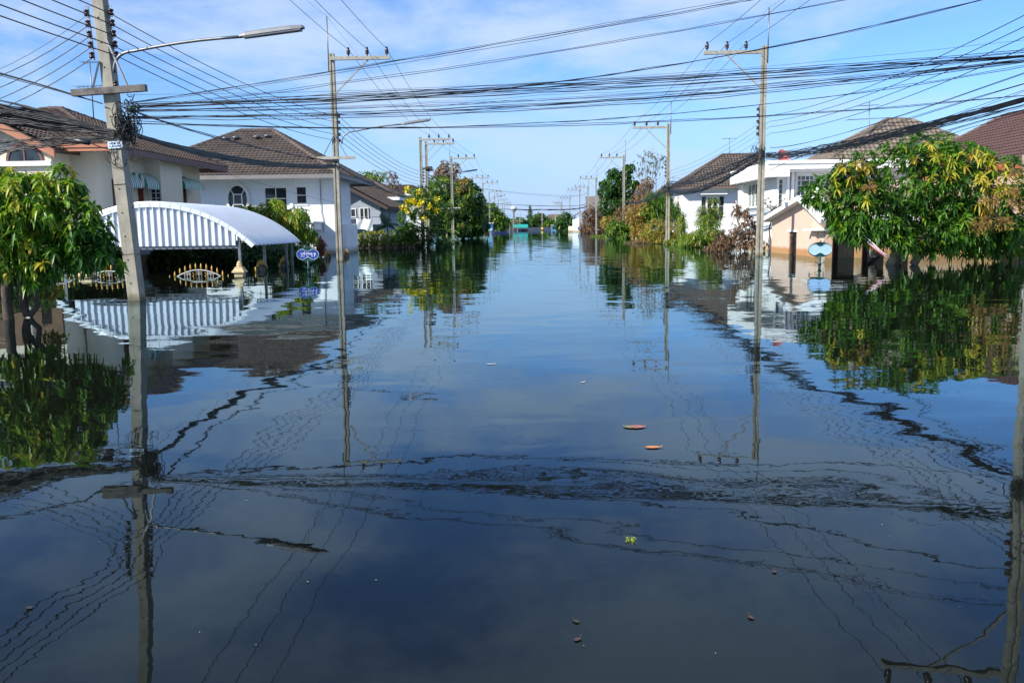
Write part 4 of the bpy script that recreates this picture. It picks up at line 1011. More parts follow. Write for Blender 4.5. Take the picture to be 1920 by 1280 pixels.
bundle('messy cable bundle sagging from the garage side pole past the white house roof', (9.614, 36.5, 4.164), (9.372, 45, 3.392), (9.401, 60.3, 3.721), 20, .14, .014, 0.026, 23, GS, spread_end=.12)
bundle('spread out slack cables fanning below the garage side pole', (9.61, 36.5, 4.316), (9.686, 45, 4.145), (9.398, 60.3, 3.976), 18, .30, .012, 0.026, 24, GS)
bundle('dark bundle dipping between the two poles over the rust coloured shrubs', (9.254, 60.3, 3.686), (9.462, 74, 3.385), (9.606, 90.8, 3.869), 9, 0.138, 0.0153, 0.026, 25, GS)
bundle('dark bundle continuing past the dense green tree', (9.5, 91, 3.6), (9.5, 111, 2.8), (9.6, 131, 3.4), 6, 0.115, 0.017, 0.026, 26, GS)
bundle('three thin drop wires from the near pole down to the maroon roof', (9.781, 16.9, 3.531), (9.922, 21, 3.474), (11.497, 27, 3.485), 4, 0.069, 0.00595, 0.0052, 27, GS)
GF = 'far cables crossing the street'
bundle('far thick cable pair crossing low over the street end', (-7.874, 139.8, 4.336), (0.159, 139.8, 3.968), (9.985, 159, 5.157), 4, 0.1, 0.028, 0.03, 28, GF)
bundle('far thinner cables crossing above the turquoise awning', (-7.859, 139.8, 5.189), (0.167, 139.8, 4.736), (9.986, 159, 5.641), 3, 0.15, 0.0176, 0.02, 29, GF)
bundle('far high slack cable crossing between the two rows of poles', (-7.818, 139.8, 7.487), (-0.676, 139.8, 6.535), (9.989, 159, 7.283), 2, 0.15, 0.0144, 0, 30, GF)
bundle('farthest faint cables crossing behind the turquoise awning', (-10.409, 230, 5.223), (0.244, 230, 3.811), (9.69, 225, 4.592), 3, 0.5, 0.02, 0, 31, GF)
# ------------------------------------------------------------------ vegetation
def nrm(a): return a/np.maximum(np.linalg.norm(a, axis=1, keepdims=True), 1e-9)
def leaf_arrays(B, D, L, Wd, droop, fold, full=True, roll=0.5):
    """curved, folded leaves: base, three stations, tip"""
    n = len(B); up = np.array([0, 0, 1.0])
    S = np.cross(D, np.broadcast_to(up, D.shape)) + rng.normal(0, .05, D.shape); S = nrm(S)
    Nn = nrm(np.cross(S, D)); ro = rng.normal(0, roll, (n, 1)); S = S*np.cos(ro)+Nn*np.sin(ro); Nn = np.cross(S, D)
    def c(t): return B + D*(L*t)[:, None] - up*(droop*L*t*t)[:, None]
    w2 = (Wd/2)[:, None]
    if full:
        c1, c2, c3 = c(.3), c(.65), c(1.0); up_ = Nn*(fold*Wd)[:, None]
        V = np.stack([B, c1-S*w2+up_, c1, c1+S*w2+up_, c2-S*w2*.8+up_*.7, c2, c2+S*w2*.8+up_*.7, c3], 1)
        T = np.array([[0, 2, 1], [0, 3, 2], [4, 5, 7], [5, 6, 7]]); Q = np.array([[1, 2, 5, 4], [2, 3, 6, 5]])
    else:
        c1, c3 = c(.45), c(1.0)
        V = np.stack([B, c1-S*w2, c3, c1+S*w2], 1); T = None; Q = np.array([[0, 1, 2, 3]])
    return V, T, Q
def leaf_object(name, parent, mat, B, D, L, Wd, droop, tint, fold=.2, full=True, roll=.5, kind='stuff'):
    V, T, Q = leaf_arrays(B, D, L, Wd, droop, np.full(len(B), fold), full, roll)
    n, k, _ = V.shape; off = (np.arange(n)*k)[:, None, None]; F = []; tt = []
    if T is not None: F.append((T[None]+off).reshape(-1, 3)); tt.append(np.repeat(tint, len(T)))
    F.append((Q[None]+off).reshape(-1, 4)); tt.append(np.repeat(tint, len(Q)))
    o_ = np.array(ORG[parent.name]) if parent is not None else np.zeros(3)
    me = np_mesh(name, V.reshape(-1, 3)-o_, F, tt); me.materials.append(mat)
    o = bpy.data.objects.new(name, me); link(o, parent); ORG[o.name] = ORG[parent.name].copy() if parent is not None else Vector()
    if kind: o['kind'] = kind
    return o
def crown_points(blobs, n, shell=.6, zmin=-9):
    bl = np.array(blobs, float); wgt = (bl[:, 3]*bl[:, 4]+bl[:, 4]*bl[:, 5]+bl[:, 3]*bl[:, 5]); idx = rng.choice(len(bl), n, p=wgt/wgt.sum())
    d = nrm(rng.normal(0, 1, (n, 3))); r = shell+(1-shell)*rng.random(n)**.6; r *= 1+rng.normal(0, .07, n)
    P = bl[idx, :3]+d*bl[idx, 3:6]*r[:, None]; k = P[:, 2] > zmin
    return P[k], d[k], idx[k]
def sprigs(P, O, k, ang=(50, 100), updraft=.3):
    """k leaf directions round the outward axis of every sprig"""
    n = len(P); A = nrm(O + np.array([0, 0, updraft]) + rng.normal(0, .3, (n, 3)))
    T1 = nrm(np.cross(A, rng.normal(0, 1, (n, 3)))); T2 = np.cross(A, T1)
    az = (np.arange(k)[None]*2.399 + rng.random((n, 1))*6.28 + rng.normal(0, .25, (n, k))); th = np.radians(rng.uniform(*ang, (n, k)))
    D = A[:, None]*np.cos(th)[..., None] + (T1[:, None]*np.cos(az)[..., None] + T2[:, None]*np.sin(az)[..., None])*np.sin(th)[..., None]
    B = P[:, None] + A[:, None]*rng.uniform(-.06, .04, (n, k, 1))
    return B.reshape(-1, 3), D.reshape(-1, 3)
def limb(m, a, b, r0_, r1_, wob=.12, n=6, sides=7, seed=None):
    a, b = Vector(a), Vector(b); L = (b-a).length; pts = []
    for i in range(n+1):
        f = i/n; q = a.lerp(b, f)
        if 0 < i < n: q += Vector((random.gauss(0, wob), random.gauss(0, wob), random.gauss(0, wob*.5)))*L*.22
        pts.append(q)
    m.tube(pts, [r0_*(1-i/n)+r1_*i/n for i in range(n+1)], sides, cap=False)
    return pts
def tree(name, label, cat, base, trunks, blobs, nsp, kleaf, llen, lwid, mat, tintf, group=None, shell=.55, droop=(.2, .7), ang=(50, 105), full=False, bark=None, branch_r=.05, zmin=.02, ntw=40, fold=.2):
    """tapered trunks with limbs to every lobe of the crown, twigs, and a crown of separate leaves"""
    t = thing(name, label, cat, base, group)
    bark = bark or BARK; tips = []; ms = []
    for a, b, r in trunks:
        ms.append(MB()); pts = limb(ms[-1], a, b, r, r*.6, .10, 7, 9); tips.append(pts[-1])
    if not ms: ms.append(MB())
    for bl in blobs:
        c = Vector(bl[:3]); s = min(tips, key=lambda q: (q-c).length) if tips else Vector(base)
        m = ms[tips.index(s)] if tips else ms[0]
        limb(m, s, c, branch_r, branch_r*.4, .14, 5, 6)
        for _ in range(max(2, ntw//len(blobs))):
            d = Vector((random.gauss(0, 1), random.gauss(0, 1), random.gauss(.2, 1))).normalized()
            limb(m, c, c+Vector((d.x*bl[3], d.y*bl[4], d.z*bl[5]))*random.uniform(.6, .95), branch_r*.35, branch_r*.1, .1, 3, 4)
    for m in ms:
        if m.v: m.build('trunk' if trunks else 'stalks', bark, t)
    P, O, idx = crown_points(blobs, nsp, shell, zmin)
    B, D = sprigs(P, O, kleaf, ang)
    n = len(B); L = llen*rng.uniform(.65, 1.2, n); Wd = lwid*rng.uniform(.75, 1.2, n)
    ts = np.clip(tintf(P, O), 0, 1); tint = np.clip(np.repeat(ts, kleaf)+rng.normal(0, .07, n), 0, 1)
    leaf_object('crown', t, mat, B, D, L, Wd, rng.uniform(*droop, n), tint, full=full, fold=fold)
    return t, P, O
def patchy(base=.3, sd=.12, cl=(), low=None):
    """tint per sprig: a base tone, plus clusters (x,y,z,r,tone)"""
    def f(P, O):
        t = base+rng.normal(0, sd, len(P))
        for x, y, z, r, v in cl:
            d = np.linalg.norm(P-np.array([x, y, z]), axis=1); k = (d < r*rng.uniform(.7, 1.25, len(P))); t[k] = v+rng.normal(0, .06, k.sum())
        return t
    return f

# large mango tree at the corner of the garage
MY = 27.6
yl = [(*(12.472, 26.0, 3.385), .75, .80), (*(11.837, 26.1, 3.015), .45, .78), (*(13.615, 26.4, 3.323), .7, .78), (*(12.125, 25.6, 1.98), .55, .66), (*(13.951, 26.2, 2.522), .6, .80), (*(9.944, 26.6, 2.92), .6, .84), (*(10.004, 26.1, 1.867), .5, .76), (*(9.442, 26.6, 2.608), .42, .82), (*(13.754, 26.2, 1.896), .55, .82), (*(12.497, 25.6, 2.205), .5, .68), (*(8.981, 26.4, 2.367), .4, .72), (*(10.526, 25.7, 2.392), .45, .6), (*(9.996, 25.4, 1.158), .6, .52), (*(10.402, 25.5, 1.616), .6, .55), (*(10.933, 25.6, 2.688), .6, .5), (*(11.362, 25.5, 2.447), .5, .45)]
mb_ = [(*(12.037, 27.6, 2.787), 1.35, 1.5, 1.25), (*(11.175, 27.6, 1.637), 1.25, 1.4, .95), (*(10.294, 27.6, 1.899), .95, 1.2, .95), (*(13.133, 27.6, 2.44), 1.3, 1.5, 1.25), (*(14.376, 27.6, 2.422), 1.1, 1.3, 1.2), (*(12.862, 27.6, 1.279), 1.3, 1.4, .9), (*(14.54, 27.6, 1.09), .9, 1.2, .75), (*(9.225, 27.6, 2.331), .5, .8, .55), (*(10.118, 27.6, 2.98), .5, .7, .5), (*(12.414, 27.6, 3.521), .8, 1.0, .6), (*(13.579, 27.6, 3.339), .7, 1.0, .5), (*(10.954, 26.8, 1.14), .6, .7, .4), (*(14.842, 27.6, 1.586), .7, .9, .9), (*(10.003, 27.6, 1.653), .6, .9, .8), (*(10.088, 27.1, 1.15), .65, .8, .4), (*(10.224, 26.8, 1.068), .6, .7, .32), (*(11.582, 27.1, 0.883), .6, .8, .42), (*(13.793, 28.4, 0.491), .8, .9, .4), (*(15.302, 28.8, 0.374), .8, .9, .35), (*(13.779, 28.1, 1.183), 1.0, 1.2, .55), (*(14.8, 28.4, 0.911), .9, 1.1, .4), (*(10.294, 27.3, 3.203), .35, .5, .35), (*(9.681, 27.3, 2.886), .35, .5, .3), (*(8.808, 27.6, 2.304), .3, .4, .25), (*(15.727, 28.8, 0.544), .8, 1, .35)]
mt, mP, mO = tree('mango_tree', 'large spreading mango tree with yellow young leaves and golden flower sprays beside the garage', 'tree', (12.0, 27.8, 0),
    [((11.384, 27.6, -0.051), (11.843, 27.6, 1.628), .15), ((11.866, 28.2, 0.054), (12.03, 27.9, 1.122), .13), ((12.122, 27.6, 0.008), (12.937, 27.8, 1.616), .13), ((12.041, 30.5, 0.218), (11.738, 30.2, 1.118), .16)],
    mb_, 2000, 11, .27, .066, F_MANGO, patchy(.34, .13, yl), full=True, shell=.62, droop=(.2, .75), ang=(40, 88), branch_r=.07, zmin=.22, bark=BARKPALE)
def panicle(parent, c, size, n):
    m = MB(); B = []; D = []
    for _ in range(n):
        d = Vector((random.gauss(0, 1), random.gauss(-.3, .8), random.gauss(-.1, .6))).normalized(); a = Vector(c)+d*size*.15; b = Vector(c)+d*size*random.uniform(.6, 1.1); b.z -= .05
        m.tube([a, a.lerp(b, .5)+Vector((0, 0, .03)), b], [.008, .006, .003], 4, cap=False)
        for k in range(16):
            f = random.uniform(.2, 1); B.append(a.lerp(b, f)); D.append((d+Vector((random.gauss(0, .7), random.gauss(0, .7), random.gauss(0, .6)))).normalized())
    st = m.build('flower_spray', TWIG, parent)
    n = len(B); leaf_object('florets', st, F_PANICLE, np.array(B), np.array(D), rng.uniform(.05, .11, n), rng.uniform(.012, .022, n), rng.uniform(0, .4, n), rng.random(n), full=False)
for px, py, s, dy in ((1838, 412, .42, 1.5), (1815, 420, .34, 1.5), (1862, 415, .34, 1.45), (1885, 380, .36, 1.4), (1835, 375, .3, 1.75), (1868, 360, .3, 1.4), (1760, 250, .01, 0), (1875, 330, .25, 1.3), (1615, 350, .25, 1.6)):
    if s > .1: panicle(mt, Vector(((px-998.5)/1600*(MY-dy), MY-dy, 1.38+(414-py)/1595*(MY-dy))), s, 26)

# mango at the frame edge, its trunks black in the shade
LY = 13.5
lb = [(*(-7.825, 13.5, 1.955), .62, .75, .42), (*(-8.427, 13.5, 1.93), .6, .8, .48), (*(-8.958, 13.5, 1.771), .8, .9, .68), (*(-7.506, 13.5, 1.684), .62, .7, .40), (*(-8.121, 13.5, 1.525), .6, .8, .42), (*(-7.184, 13.5, 1.428), .42, .55, .28), (*(-6.99, 13.5, 1.173), .30, .4, .24), (*(-7.466, 13.5, 1.137), .35, .45, .25), (*(-7.596, 13.5, 2.118), .35, .4, .22), (*(-9.586, 13.5, 1.544), .7, .9, .6), (*(-6.828, 13.5, 1.044), .22, .3, .16), (*(-7.318, 13.5, 2.081), .22, .3, .16), (*(-8.057, 13.5, 2.224), .25, .3, .16), (*(-7.081, 13.5, 1.636), .22, .3, .16), (*(-6.894, 13.5, 1.298), .24, .35, .18), (*(-7.979, 13.5, 1.186), .5, .6, .35), (*(-8.426, 13.5, 1.022), .55, .6, .3), (*(-7.7, 13.5, 0.928), .35, .5, .2), (*(-8.096, 13.5, 0.848), .3, .4, .2), (*(-6.671, 13.5, 0.847), .14, .2, .10), (*(-7.229, 13.5, 0.88), .2, .3, .12), (*(-7.405, 13.5, 2.363), .14, .2, .12), (*(-8.345, 13.5, 2.344), .2, .2, .12), (*(-6.966, 13.5, 1.467), .14, .2, .1), (*(-7.895, 13.5, 0.675), .2, .3, .12)]
tree('mango_tree', 'bright leaved mango tree on two dark trunks before the cream house', 'tree', (-8.35, 13.5, 0),
    [((-8.52, 13.6, -0.06), (-8.284, 13.4, 1.693), .085), ((-8.331, 13.8, 0.03), (-8.385, 13.7, 1.101), .065), ((-8.295, 13.8, 0.03), (-7.705, 13.6, 1.223), .05), ((-8.408, 13.9, 0.038), (-7.949, 13.5, 1.522), .045)],
    lb, 1000, 9, .16, .054, F_MANGO, patchy(.48, .14, [(*(-7.45, 12.9, 2.23), .5, .62), (*(-7.187, 13.0, 2.153), .4, .60), (*(-7.117, 12.9, 1.349), .3, .60), (*(-7.82, 12.9, 1.759), .35, .58), (*(-7.039, 13.5, 1.089), .5, .25)]), full=True, shell=.45, droop=(.25, .9), ang=(45, 95), branch_r=.024, zmin=.28, ntw=60)
# mango before the oval window
MY3 = 40
tree('mango_tree', 'light green mango tree between the carport roof and the oval window house', 'tree', (-11.6, MY3, 0),
    [((-11.6, MY3, -1), (-11.7, MY3, 1.3), .10)],
    [(*(-11.9, 40, 2.138), .75, .8, .5), (*(-11.035, 40, 1.88), .65, .8, .55), (*(-12.646, 40, 2.271), .5, .6, .35), (*(-10.568, 40, 1.132), .45, .6, .5), (*(-11.699, 40, 1.147), .8, .8, .6), (*(-10.986, 40, 0.268), .5, .6, .4), (*(-12.003, 40, 2.582), .35, .4, .25), (*(-13.395, 40, 2.356), .4, .5, .2)],
    560, 10, .25, .06, F_MANGO, patchy(.60, .12, [(*(-11.716, 39.4, 2.248), .5, .64), (*(-10.741, 39.4, 1.992), .4, .62)]), full=True, shell=.5, droop=(.5, 1.2), branch_r=.035)

# flowering tree with yellow blossom heads
def flower_heads(parent, spots, r, n):
    for c in spots:
        P = np.array(c)+rng.normal(0, r*.45, (n, 3)); D = nrm(rng.normal(0, 1, (n, 3))+np.array([0, -.3, .3]))
        leaf_object('flower_head', parent, F_FLOWER, P, D, rng.uniform(.12, .22, n), rng.uniform(.08, .14, n), rng.uniform(0, .3, n), rng.random(n), full=False, roll=1.2, kind=None)
YY = 60
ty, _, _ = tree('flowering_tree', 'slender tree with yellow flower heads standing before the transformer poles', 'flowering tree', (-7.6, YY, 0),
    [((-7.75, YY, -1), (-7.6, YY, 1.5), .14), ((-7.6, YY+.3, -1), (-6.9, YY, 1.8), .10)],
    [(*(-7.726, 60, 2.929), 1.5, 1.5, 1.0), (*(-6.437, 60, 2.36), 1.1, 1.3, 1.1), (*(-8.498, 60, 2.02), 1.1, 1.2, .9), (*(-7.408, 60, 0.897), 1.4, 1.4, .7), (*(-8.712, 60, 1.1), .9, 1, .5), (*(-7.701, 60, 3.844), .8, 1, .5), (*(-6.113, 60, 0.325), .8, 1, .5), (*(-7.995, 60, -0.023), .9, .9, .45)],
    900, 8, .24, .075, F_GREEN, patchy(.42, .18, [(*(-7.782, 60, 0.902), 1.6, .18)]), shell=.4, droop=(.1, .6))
flower_heads(ty, [(-8.526, 58.8, 3.952), (-7.716, 58.7, 3.794), (-8.478, 58.8, 3.127), (-8.084, 58.6, 3.151), (-7.945, 58.6, 2.934), (-7.616, 58.6, 3.002), (-8.956, 59.0, 2.814), (-8.812, 59.0, 2.74), (-7.54, 58.6, 3.108), (-6.977, 58.7, 2.852), (-8.548, 58.9, 2.481), (-6.563, 59, 3.249), (-8.352, 58.7, 3.194), (-7.438, 58.7, 1.959), (-6.569, 58.9, 2.562)], .22, 40)

# broad trees on that side, nearest first
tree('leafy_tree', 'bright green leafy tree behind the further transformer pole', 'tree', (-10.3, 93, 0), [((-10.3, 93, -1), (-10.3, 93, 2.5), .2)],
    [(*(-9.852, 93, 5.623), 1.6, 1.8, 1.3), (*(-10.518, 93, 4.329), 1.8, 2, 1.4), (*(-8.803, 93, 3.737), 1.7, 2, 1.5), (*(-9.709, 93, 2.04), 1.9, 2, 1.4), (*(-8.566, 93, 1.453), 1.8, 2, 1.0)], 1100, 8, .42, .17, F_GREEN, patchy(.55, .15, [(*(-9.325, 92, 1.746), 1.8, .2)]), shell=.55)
tree('red_brown_tree', 'dense dark tree with red brown topmost leaves beside the street', 'tree', (-8.2, 104, 0), [((-8.4, 104, -1), (-8.5, 104, 3), .25)],
    [(*(-8.187, 104, 6.21), 1.5, 1.8, 1.1), (*(-7.248, 104, 4.931), 1.5, 1.8, 1.4), (*(-8.562, 104, 3.68), 1.9, 2, 1.6), (*(-7.092, 104, 3.023), 1.3, 1.8, 1.5), (*(-7.963, 104, 1.44), 1.9, 2, 1.3), (*(-6.869, 104, 1.233), 1.2, 1.6, .9), (*(-9.055, 104, 1.774), 1.3, 2, 1.4)], 1400, 8, .40, .17, F_GREEN, patchy(.25, .16, [(*(-7.968, 103, 6.787), 1.1, .97), (*(-8.365, 103, 6.042), .8, .93), (*(-7.594, 102.5, 4.574), .9, .62), (*(-7.119, 102.5, 6.127), .8, .7)]), shell=.55)
tree('leafy_tree', 'dark rounded tree just past the red brown one', 'tree', (-8.4, 128, 0), [((-8.2, 128, -1), (-8.2, 128, 2.5), .2)],
    [(*(-7.929, 128, 3.783), 1.3, 2, 2.2), (*(-7.565, 128, 1.974), 1.3, 2, 1.3), (*(-8.442, 128, 1.829), 1.4, 2, 1.3)], 600, 7, .45, .2, F_GREEN, patchy(.2, .12), shell=.55)
tree('leafy_tree', 'yellowish green tree behind the blue stall', 'tree', (-8.8, 190, 0), [((-8.5, 190, -1), (-8.5, 190, 2), .2)],
    [(*(-9.416, 190, 4.915), 2.2, 2.5, 1.8), (*(-8.265, 190, 3.387), 2.3, 2.5, 2.2), (*(-7.109, 190, 1.973), 1.5, 2, 1.4), (*(-10.157, 190, 2.947), 2.2, 2.5, 2.2)], 700, 7, .6, .27, F_GREEN, patchy(.55, .16), shell=.5)
tree('leafy_tree', 'small dark tree at the wooden gate frame', 'tree', (-8.2, 232, 0), [((-8.4, 232, -1), (-8.2, 232, 1.5), .2)],
    [(*(-7.67, 232, 2.376), 1.7, 2, 1.8), (*(-8.69, 232, 1.535), 2, 2, 1.2)], 350, 6, .6, .28, F_GREEN, patchy(.3, .14), shell=.5)
tree('sparse_tree', 'thin sparse tree rising behind the hip roofed house', 'tree', (-17, 86, 0), [((-17, 86, -1), (-16.9, 86, 4), .12)],
    [(*(-16.332, 86, 6.14), 1.4, 1.5, .9), (*(-15.361, 86, 6.439), .9, 1.2, .9), (*(-16.801, 86, 4.995), 1.3, 1.2, .8), (*(-17.316, 86, 5.527), .8, 1, .6)], 230, 6, .32, .16, F_GREEN, patchy(.55, .15), shell=.3)
tree('dry_tree', 'withered tree with curled pale brown leaves above the house roofs', 'tree', (-14, 90, 0), [((-14.4, 90, -1), (-14.4, 90, 4), .1)],
    [(*(-14.679, 90, 6.763), .75, .8, .7), (*(-14.315, 90, 5.938), .7, .8, .9), (*(-15.16, 90, 5.677), .7, .8, .6)], 150, 5, .22, .10, F_DEAD, patchy(.65, .2), shell=.3, bark=TWIG, branch_r=.03)
tree('dry_tree', 'withered brown leaved tree above the bright green tree and poles', 'tree', (-9.6, 99, 0), [((-9.7, 99, -1), (-9.7, 99, 6), .12)],
    [(*(-10.071, 99, 7.931), .7, .8, 1.3), (*(-9.283, 99, 7.68), .6, .8, 1.2), (*(-10.692, 99, 7.521), .7, .8, .8), (*(-8.67, 99, 7.79), .6, .8, 1.0), (*(-10.096, 99, 6.912), 1.3, 1, .7)], 330, 6, .32, .13, F_DEAD, patchy(.7, .2), shell=.3, bark=TWIG, branch_r=.05)

# banana plant
def big_leaf(mb, a, b, droop, wd, n=10, split=True):
    a, b = Vector(a), Vector(b); L = (b-a).length; d0 = (b-a).normalized(); pts = []
    for i in range(n+1):
        f = i/n; q = a.lerp(b, f); q.z += droop*L*(f-f*f*1.6); pts.append(q)
    s = d0.cross(Vector((0, 0, 1))).normalized()
    for sg in (-1, 1):
        for i in range(n):
            w0 = wd*math.sin(math.pi*min(1, .12+.88*i/n))**.6; w1 = wd*math.sin(math.pi*min(1, .12+.88*(i+1)/n))**.6 if i < n-1 else .02
            dz = -.25*wd-random.uniform(0, .12)*wd
            p0, p1 = pts[i], pts[i].lerp(pts[i+1], .93 if split else 1.0)
            mb.add([p0, p1, p1+s*sg*w1+Vector((0, 0, dz)), p0+s*sg*w0+Vector((0, 0, dz))], [(0, 1, 2, 3)])
BAN = M('banana_leaf', (.13, .22, .025), .45, var=.4, scale=1.5)
bn = thing('banana_plant', 'banana plant with drooping yellow green leaves at the water edge', 'banana plant', (-7.311, 74, -0.062))
bx = Vector((-7.408, 74, -0.244))
m = MB(); m.tube([bx+Vector((0, 0, -.8)), bx+Vector((.05, 0, .6)), bx+Vector((0, 0, 1.5))], [.13, .11, .07], 8); m.build('stem', M('banana_stem', (.22, .20, .08), .7, var=.3), bn)
for px, py, dr in ((866, 446, .5), (862, 430, .45), (849, 405, .2), (836, 392, .15), (822, 425, .4), (870, 455, .7)):
    e = Vector(((px-998.5)/1600*73.6, 73.6, 1.38+(426-py)/1600*73.6)); mb = MB(); big_leaf(mb, bx+Vector((0, 0, 1.35)), e, dr, .22); mb.build('leaf', BAN, bn)
# young palm standing alone in the water
PALM = M('palm_leaflet', (.025, .07, .025), .5, var=.3)
pm = thing('young_palm', 'slender young palm with arching fronds standing in the water by the hedge', 'palm', (-8.419, 50, 0.078))
pb = Vector((-8.421, 50, 0.016))
m = MB(); m.tube([pb+Vector((0, 0, -.6)), pb+Vector((-.02, 0, .8)), pb+Vector((-.05, 0, 1.5))], [.05, .04, .03], 7); m.build('stem', BARK, pm)
def frond(mb, a, b, arch, wd, n=16, nl=16):
    a, b = Vector(a), Vector(b); L = (b-a).length; pts = [a.lerp(b, i/n)+Vector((0, 0, arch*L*4*(i/n)*(1-i/n)*(1-.3*i/n))) for i in range(n+1)]
    mb.tube(pts, [.018*(1-i/n)+.003 for i in range(n+1)], 4, cap=False)
    s = (b-a).cross(Vector((0, 0, 1)))
    s = s.normalized() if s.length > .01 else Vector((1, 0, 0))
    for i in range(2, n*2):
        f = i/(2*n); q = a.lerp(b, f)+Vector((0, 0, arch*L*4*f*(1-f)*(1-.3*f))); ll = wd*math.sin(math.pi*(.15+.8*f)); t_ = (b-a).normalized()
        for sg in (-1, 1):
            e = q+(s*sg*.75+t_*.55).normalized()*ll+Vector((0, 0, -ll*.35)); mid = q.lerp(e, .5)+Vector((0, 0, .05*ll))
            k = t_*.022; mb.add([q-k, mid-k, e, mid+k, q+k], [(0, 1, 2, 3, 4)])
for ex, ey, ez, ar in ((-.75, .2, 1.25, .25), (.55, -.2, 1.5, .35), (-.35, .3, 2.25, .10), (.15, 0, 2.4, .12), (-.9, -.2, .75, .3), (.7, .2, .8, .35), (-.15, .3, 1.9, .3)):
    mb = MB(); frond(mb, pb+Vector((-.05, 0, 1.45)), pb+Vector((ex, ey, ez)), ar, .42); mb.build('frond', PALM, pm)
# clipped shrubs along the water on that side
tree('hedge_shrub', 'rounded yellow green shrub at the water edge by the white banner', 'shrub', (-11.202, 60.1, 0.128), [((-11.207, 60.1, -0.021), (-11.186, 60.1, 0.574), .05)],
    [(*(-11.484, 60.1, 0.653), .75, .8, .6), (*(-10.729, 60.1, 0.717), .75, .8, .6), (*(-12.019, 60.1, 0.436), .5, .7, .4), (*(-10.211, 60.1, 0.487), .45, .7, .45)], 480, 7, .16, .08, F_GREEN, patchy(.78, .08), shell=.6, branch_r=.02)
tree('hedge_shrub', 'duller green shrub between the young palm and the flowering tree', 'shrub', (-9.132, 60.1, 0.101), [((-9.25, 60.1, -0.046), (-9.231, 60.1, 0.549), .05)],
    [(*(-9.497, 60.1, 0.478), .6, .8, .45), (*(-8.743, 60.1, 0.543), .7, .8, .6), (*(-9.107, 60.1, 0.919), .9, 1, .6), (*(-8.373, 60.1, 0.352), .6, .8, .4)], 380, 7, .18, .08, F_GREEN, patchy(.6, .12), shell=.55, branch_r=.02)
tree('dead_reeds', 'brown withered stalks along the waterline under the green shrubs', 'dead plants', (-10.331, 59.4, 0.022), [],
    [(*(-11.445, 59.4, 0.11), .9, .5, .2), (*(-9.399, 59.4, 0.084), .9, .5, .22), (*(-10.515, 59.4, 0.061), .8, .5, .18), (*(-8.47, 59.4, 0.072), .7, .5, .2)], 260, 6, .22, .03, F_DEAD, patchy(.45, .2), shell=.2, bark=TWIG, branch_r=.015)
DK = 'dark yard shrubs behind the gates'
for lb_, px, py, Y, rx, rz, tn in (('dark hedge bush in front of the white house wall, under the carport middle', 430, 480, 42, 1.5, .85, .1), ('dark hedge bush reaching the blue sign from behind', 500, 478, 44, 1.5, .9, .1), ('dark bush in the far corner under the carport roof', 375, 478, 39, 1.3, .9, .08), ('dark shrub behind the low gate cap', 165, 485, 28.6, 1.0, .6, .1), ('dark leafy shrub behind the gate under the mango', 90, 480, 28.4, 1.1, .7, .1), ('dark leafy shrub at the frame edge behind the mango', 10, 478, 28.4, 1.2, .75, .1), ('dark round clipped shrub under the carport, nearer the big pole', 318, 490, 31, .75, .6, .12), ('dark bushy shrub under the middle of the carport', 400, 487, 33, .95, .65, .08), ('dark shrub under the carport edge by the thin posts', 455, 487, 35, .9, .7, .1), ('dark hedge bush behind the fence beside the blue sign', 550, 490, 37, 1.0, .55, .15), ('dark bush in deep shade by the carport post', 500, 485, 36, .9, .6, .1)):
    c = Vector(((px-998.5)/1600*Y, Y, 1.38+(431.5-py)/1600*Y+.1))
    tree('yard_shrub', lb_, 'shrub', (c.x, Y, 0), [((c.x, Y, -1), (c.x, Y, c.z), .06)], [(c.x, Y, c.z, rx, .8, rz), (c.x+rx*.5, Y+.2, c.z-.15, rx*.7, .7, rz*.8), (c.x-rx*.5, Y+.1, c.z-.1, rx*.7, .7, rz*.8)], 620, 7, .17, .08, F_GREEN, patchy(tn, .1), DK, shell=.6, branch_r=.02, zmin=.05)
tree('dry_vine', 'dry brown vine with a few green leaves around the dark mango trunks', 'vine', (-8.219, 14, 0.294), [],
    [(*(-8.142, 14, 0.648), .28, .25, .16), (*(-8.027, 14, 0.425), .18, .2, .12), (*(-8.575, 14, 0.83), .20, .2, .2)], 130, 5, .09, .05, F_CROTON, patchy(.45, .25), shell=.2, bark=TWIG, branch_r=.012, ntw=60)

# the other side: from the dead shrub at the garage back to the far creeper
def shrub(name, label, px, py, Y, spec, n, k, L, Wd, mat, tf, **kw):
    bl = [((a-998.5)/1600*Y, Y+random.uniform(-.3, .3), 1.38+(420-b)/1600*Y, c, c*1.0, d) for a, b, c, d in spec]
    bx_ = (px-998.5)/1600*Y
    return tree(name, label, 'shrub', (bx_, Y, 0), [((bx_, Y, -.9), (bx_+random.uniform(-.1, .1), Y, max(.3, bl[0][2])), .05)], bl, n, k, L, Wd, mat, tf, **kw)
shrub('dead_shrub', 'dead brown shrub with curled leaves beside the tall garage side pole', 1385, 480, 43, [(1385, 440, .75, .7), (1360, 450, .7, .55), (1405, 455, .7, .5), (1390, 405, .35, .5), (1375, 395, .3, .5), (1340, 462, .5, .35), (1410, 425, .4, .4)], 520, 5, .15, .07, F_DEAD, patchy(.35, .2), shell=.25, bark=TWIG, branch_r=.03, ntw=110, droop=(.5, 1.3))
shrub('dead_branches', 'leafless reaching twigs before the white parapet house wall', 1440, 425, 42, [(1445, 395, .35, .3), (1462, 385, .3, .25), (1440, 410, .3, .3), (1430, 385, .35, .35)], 60, 4, .12, .06, F_DEAD, patchy(.3, .2), shell=.3, bark=TWIG, branch_r=.02, ntw=60)
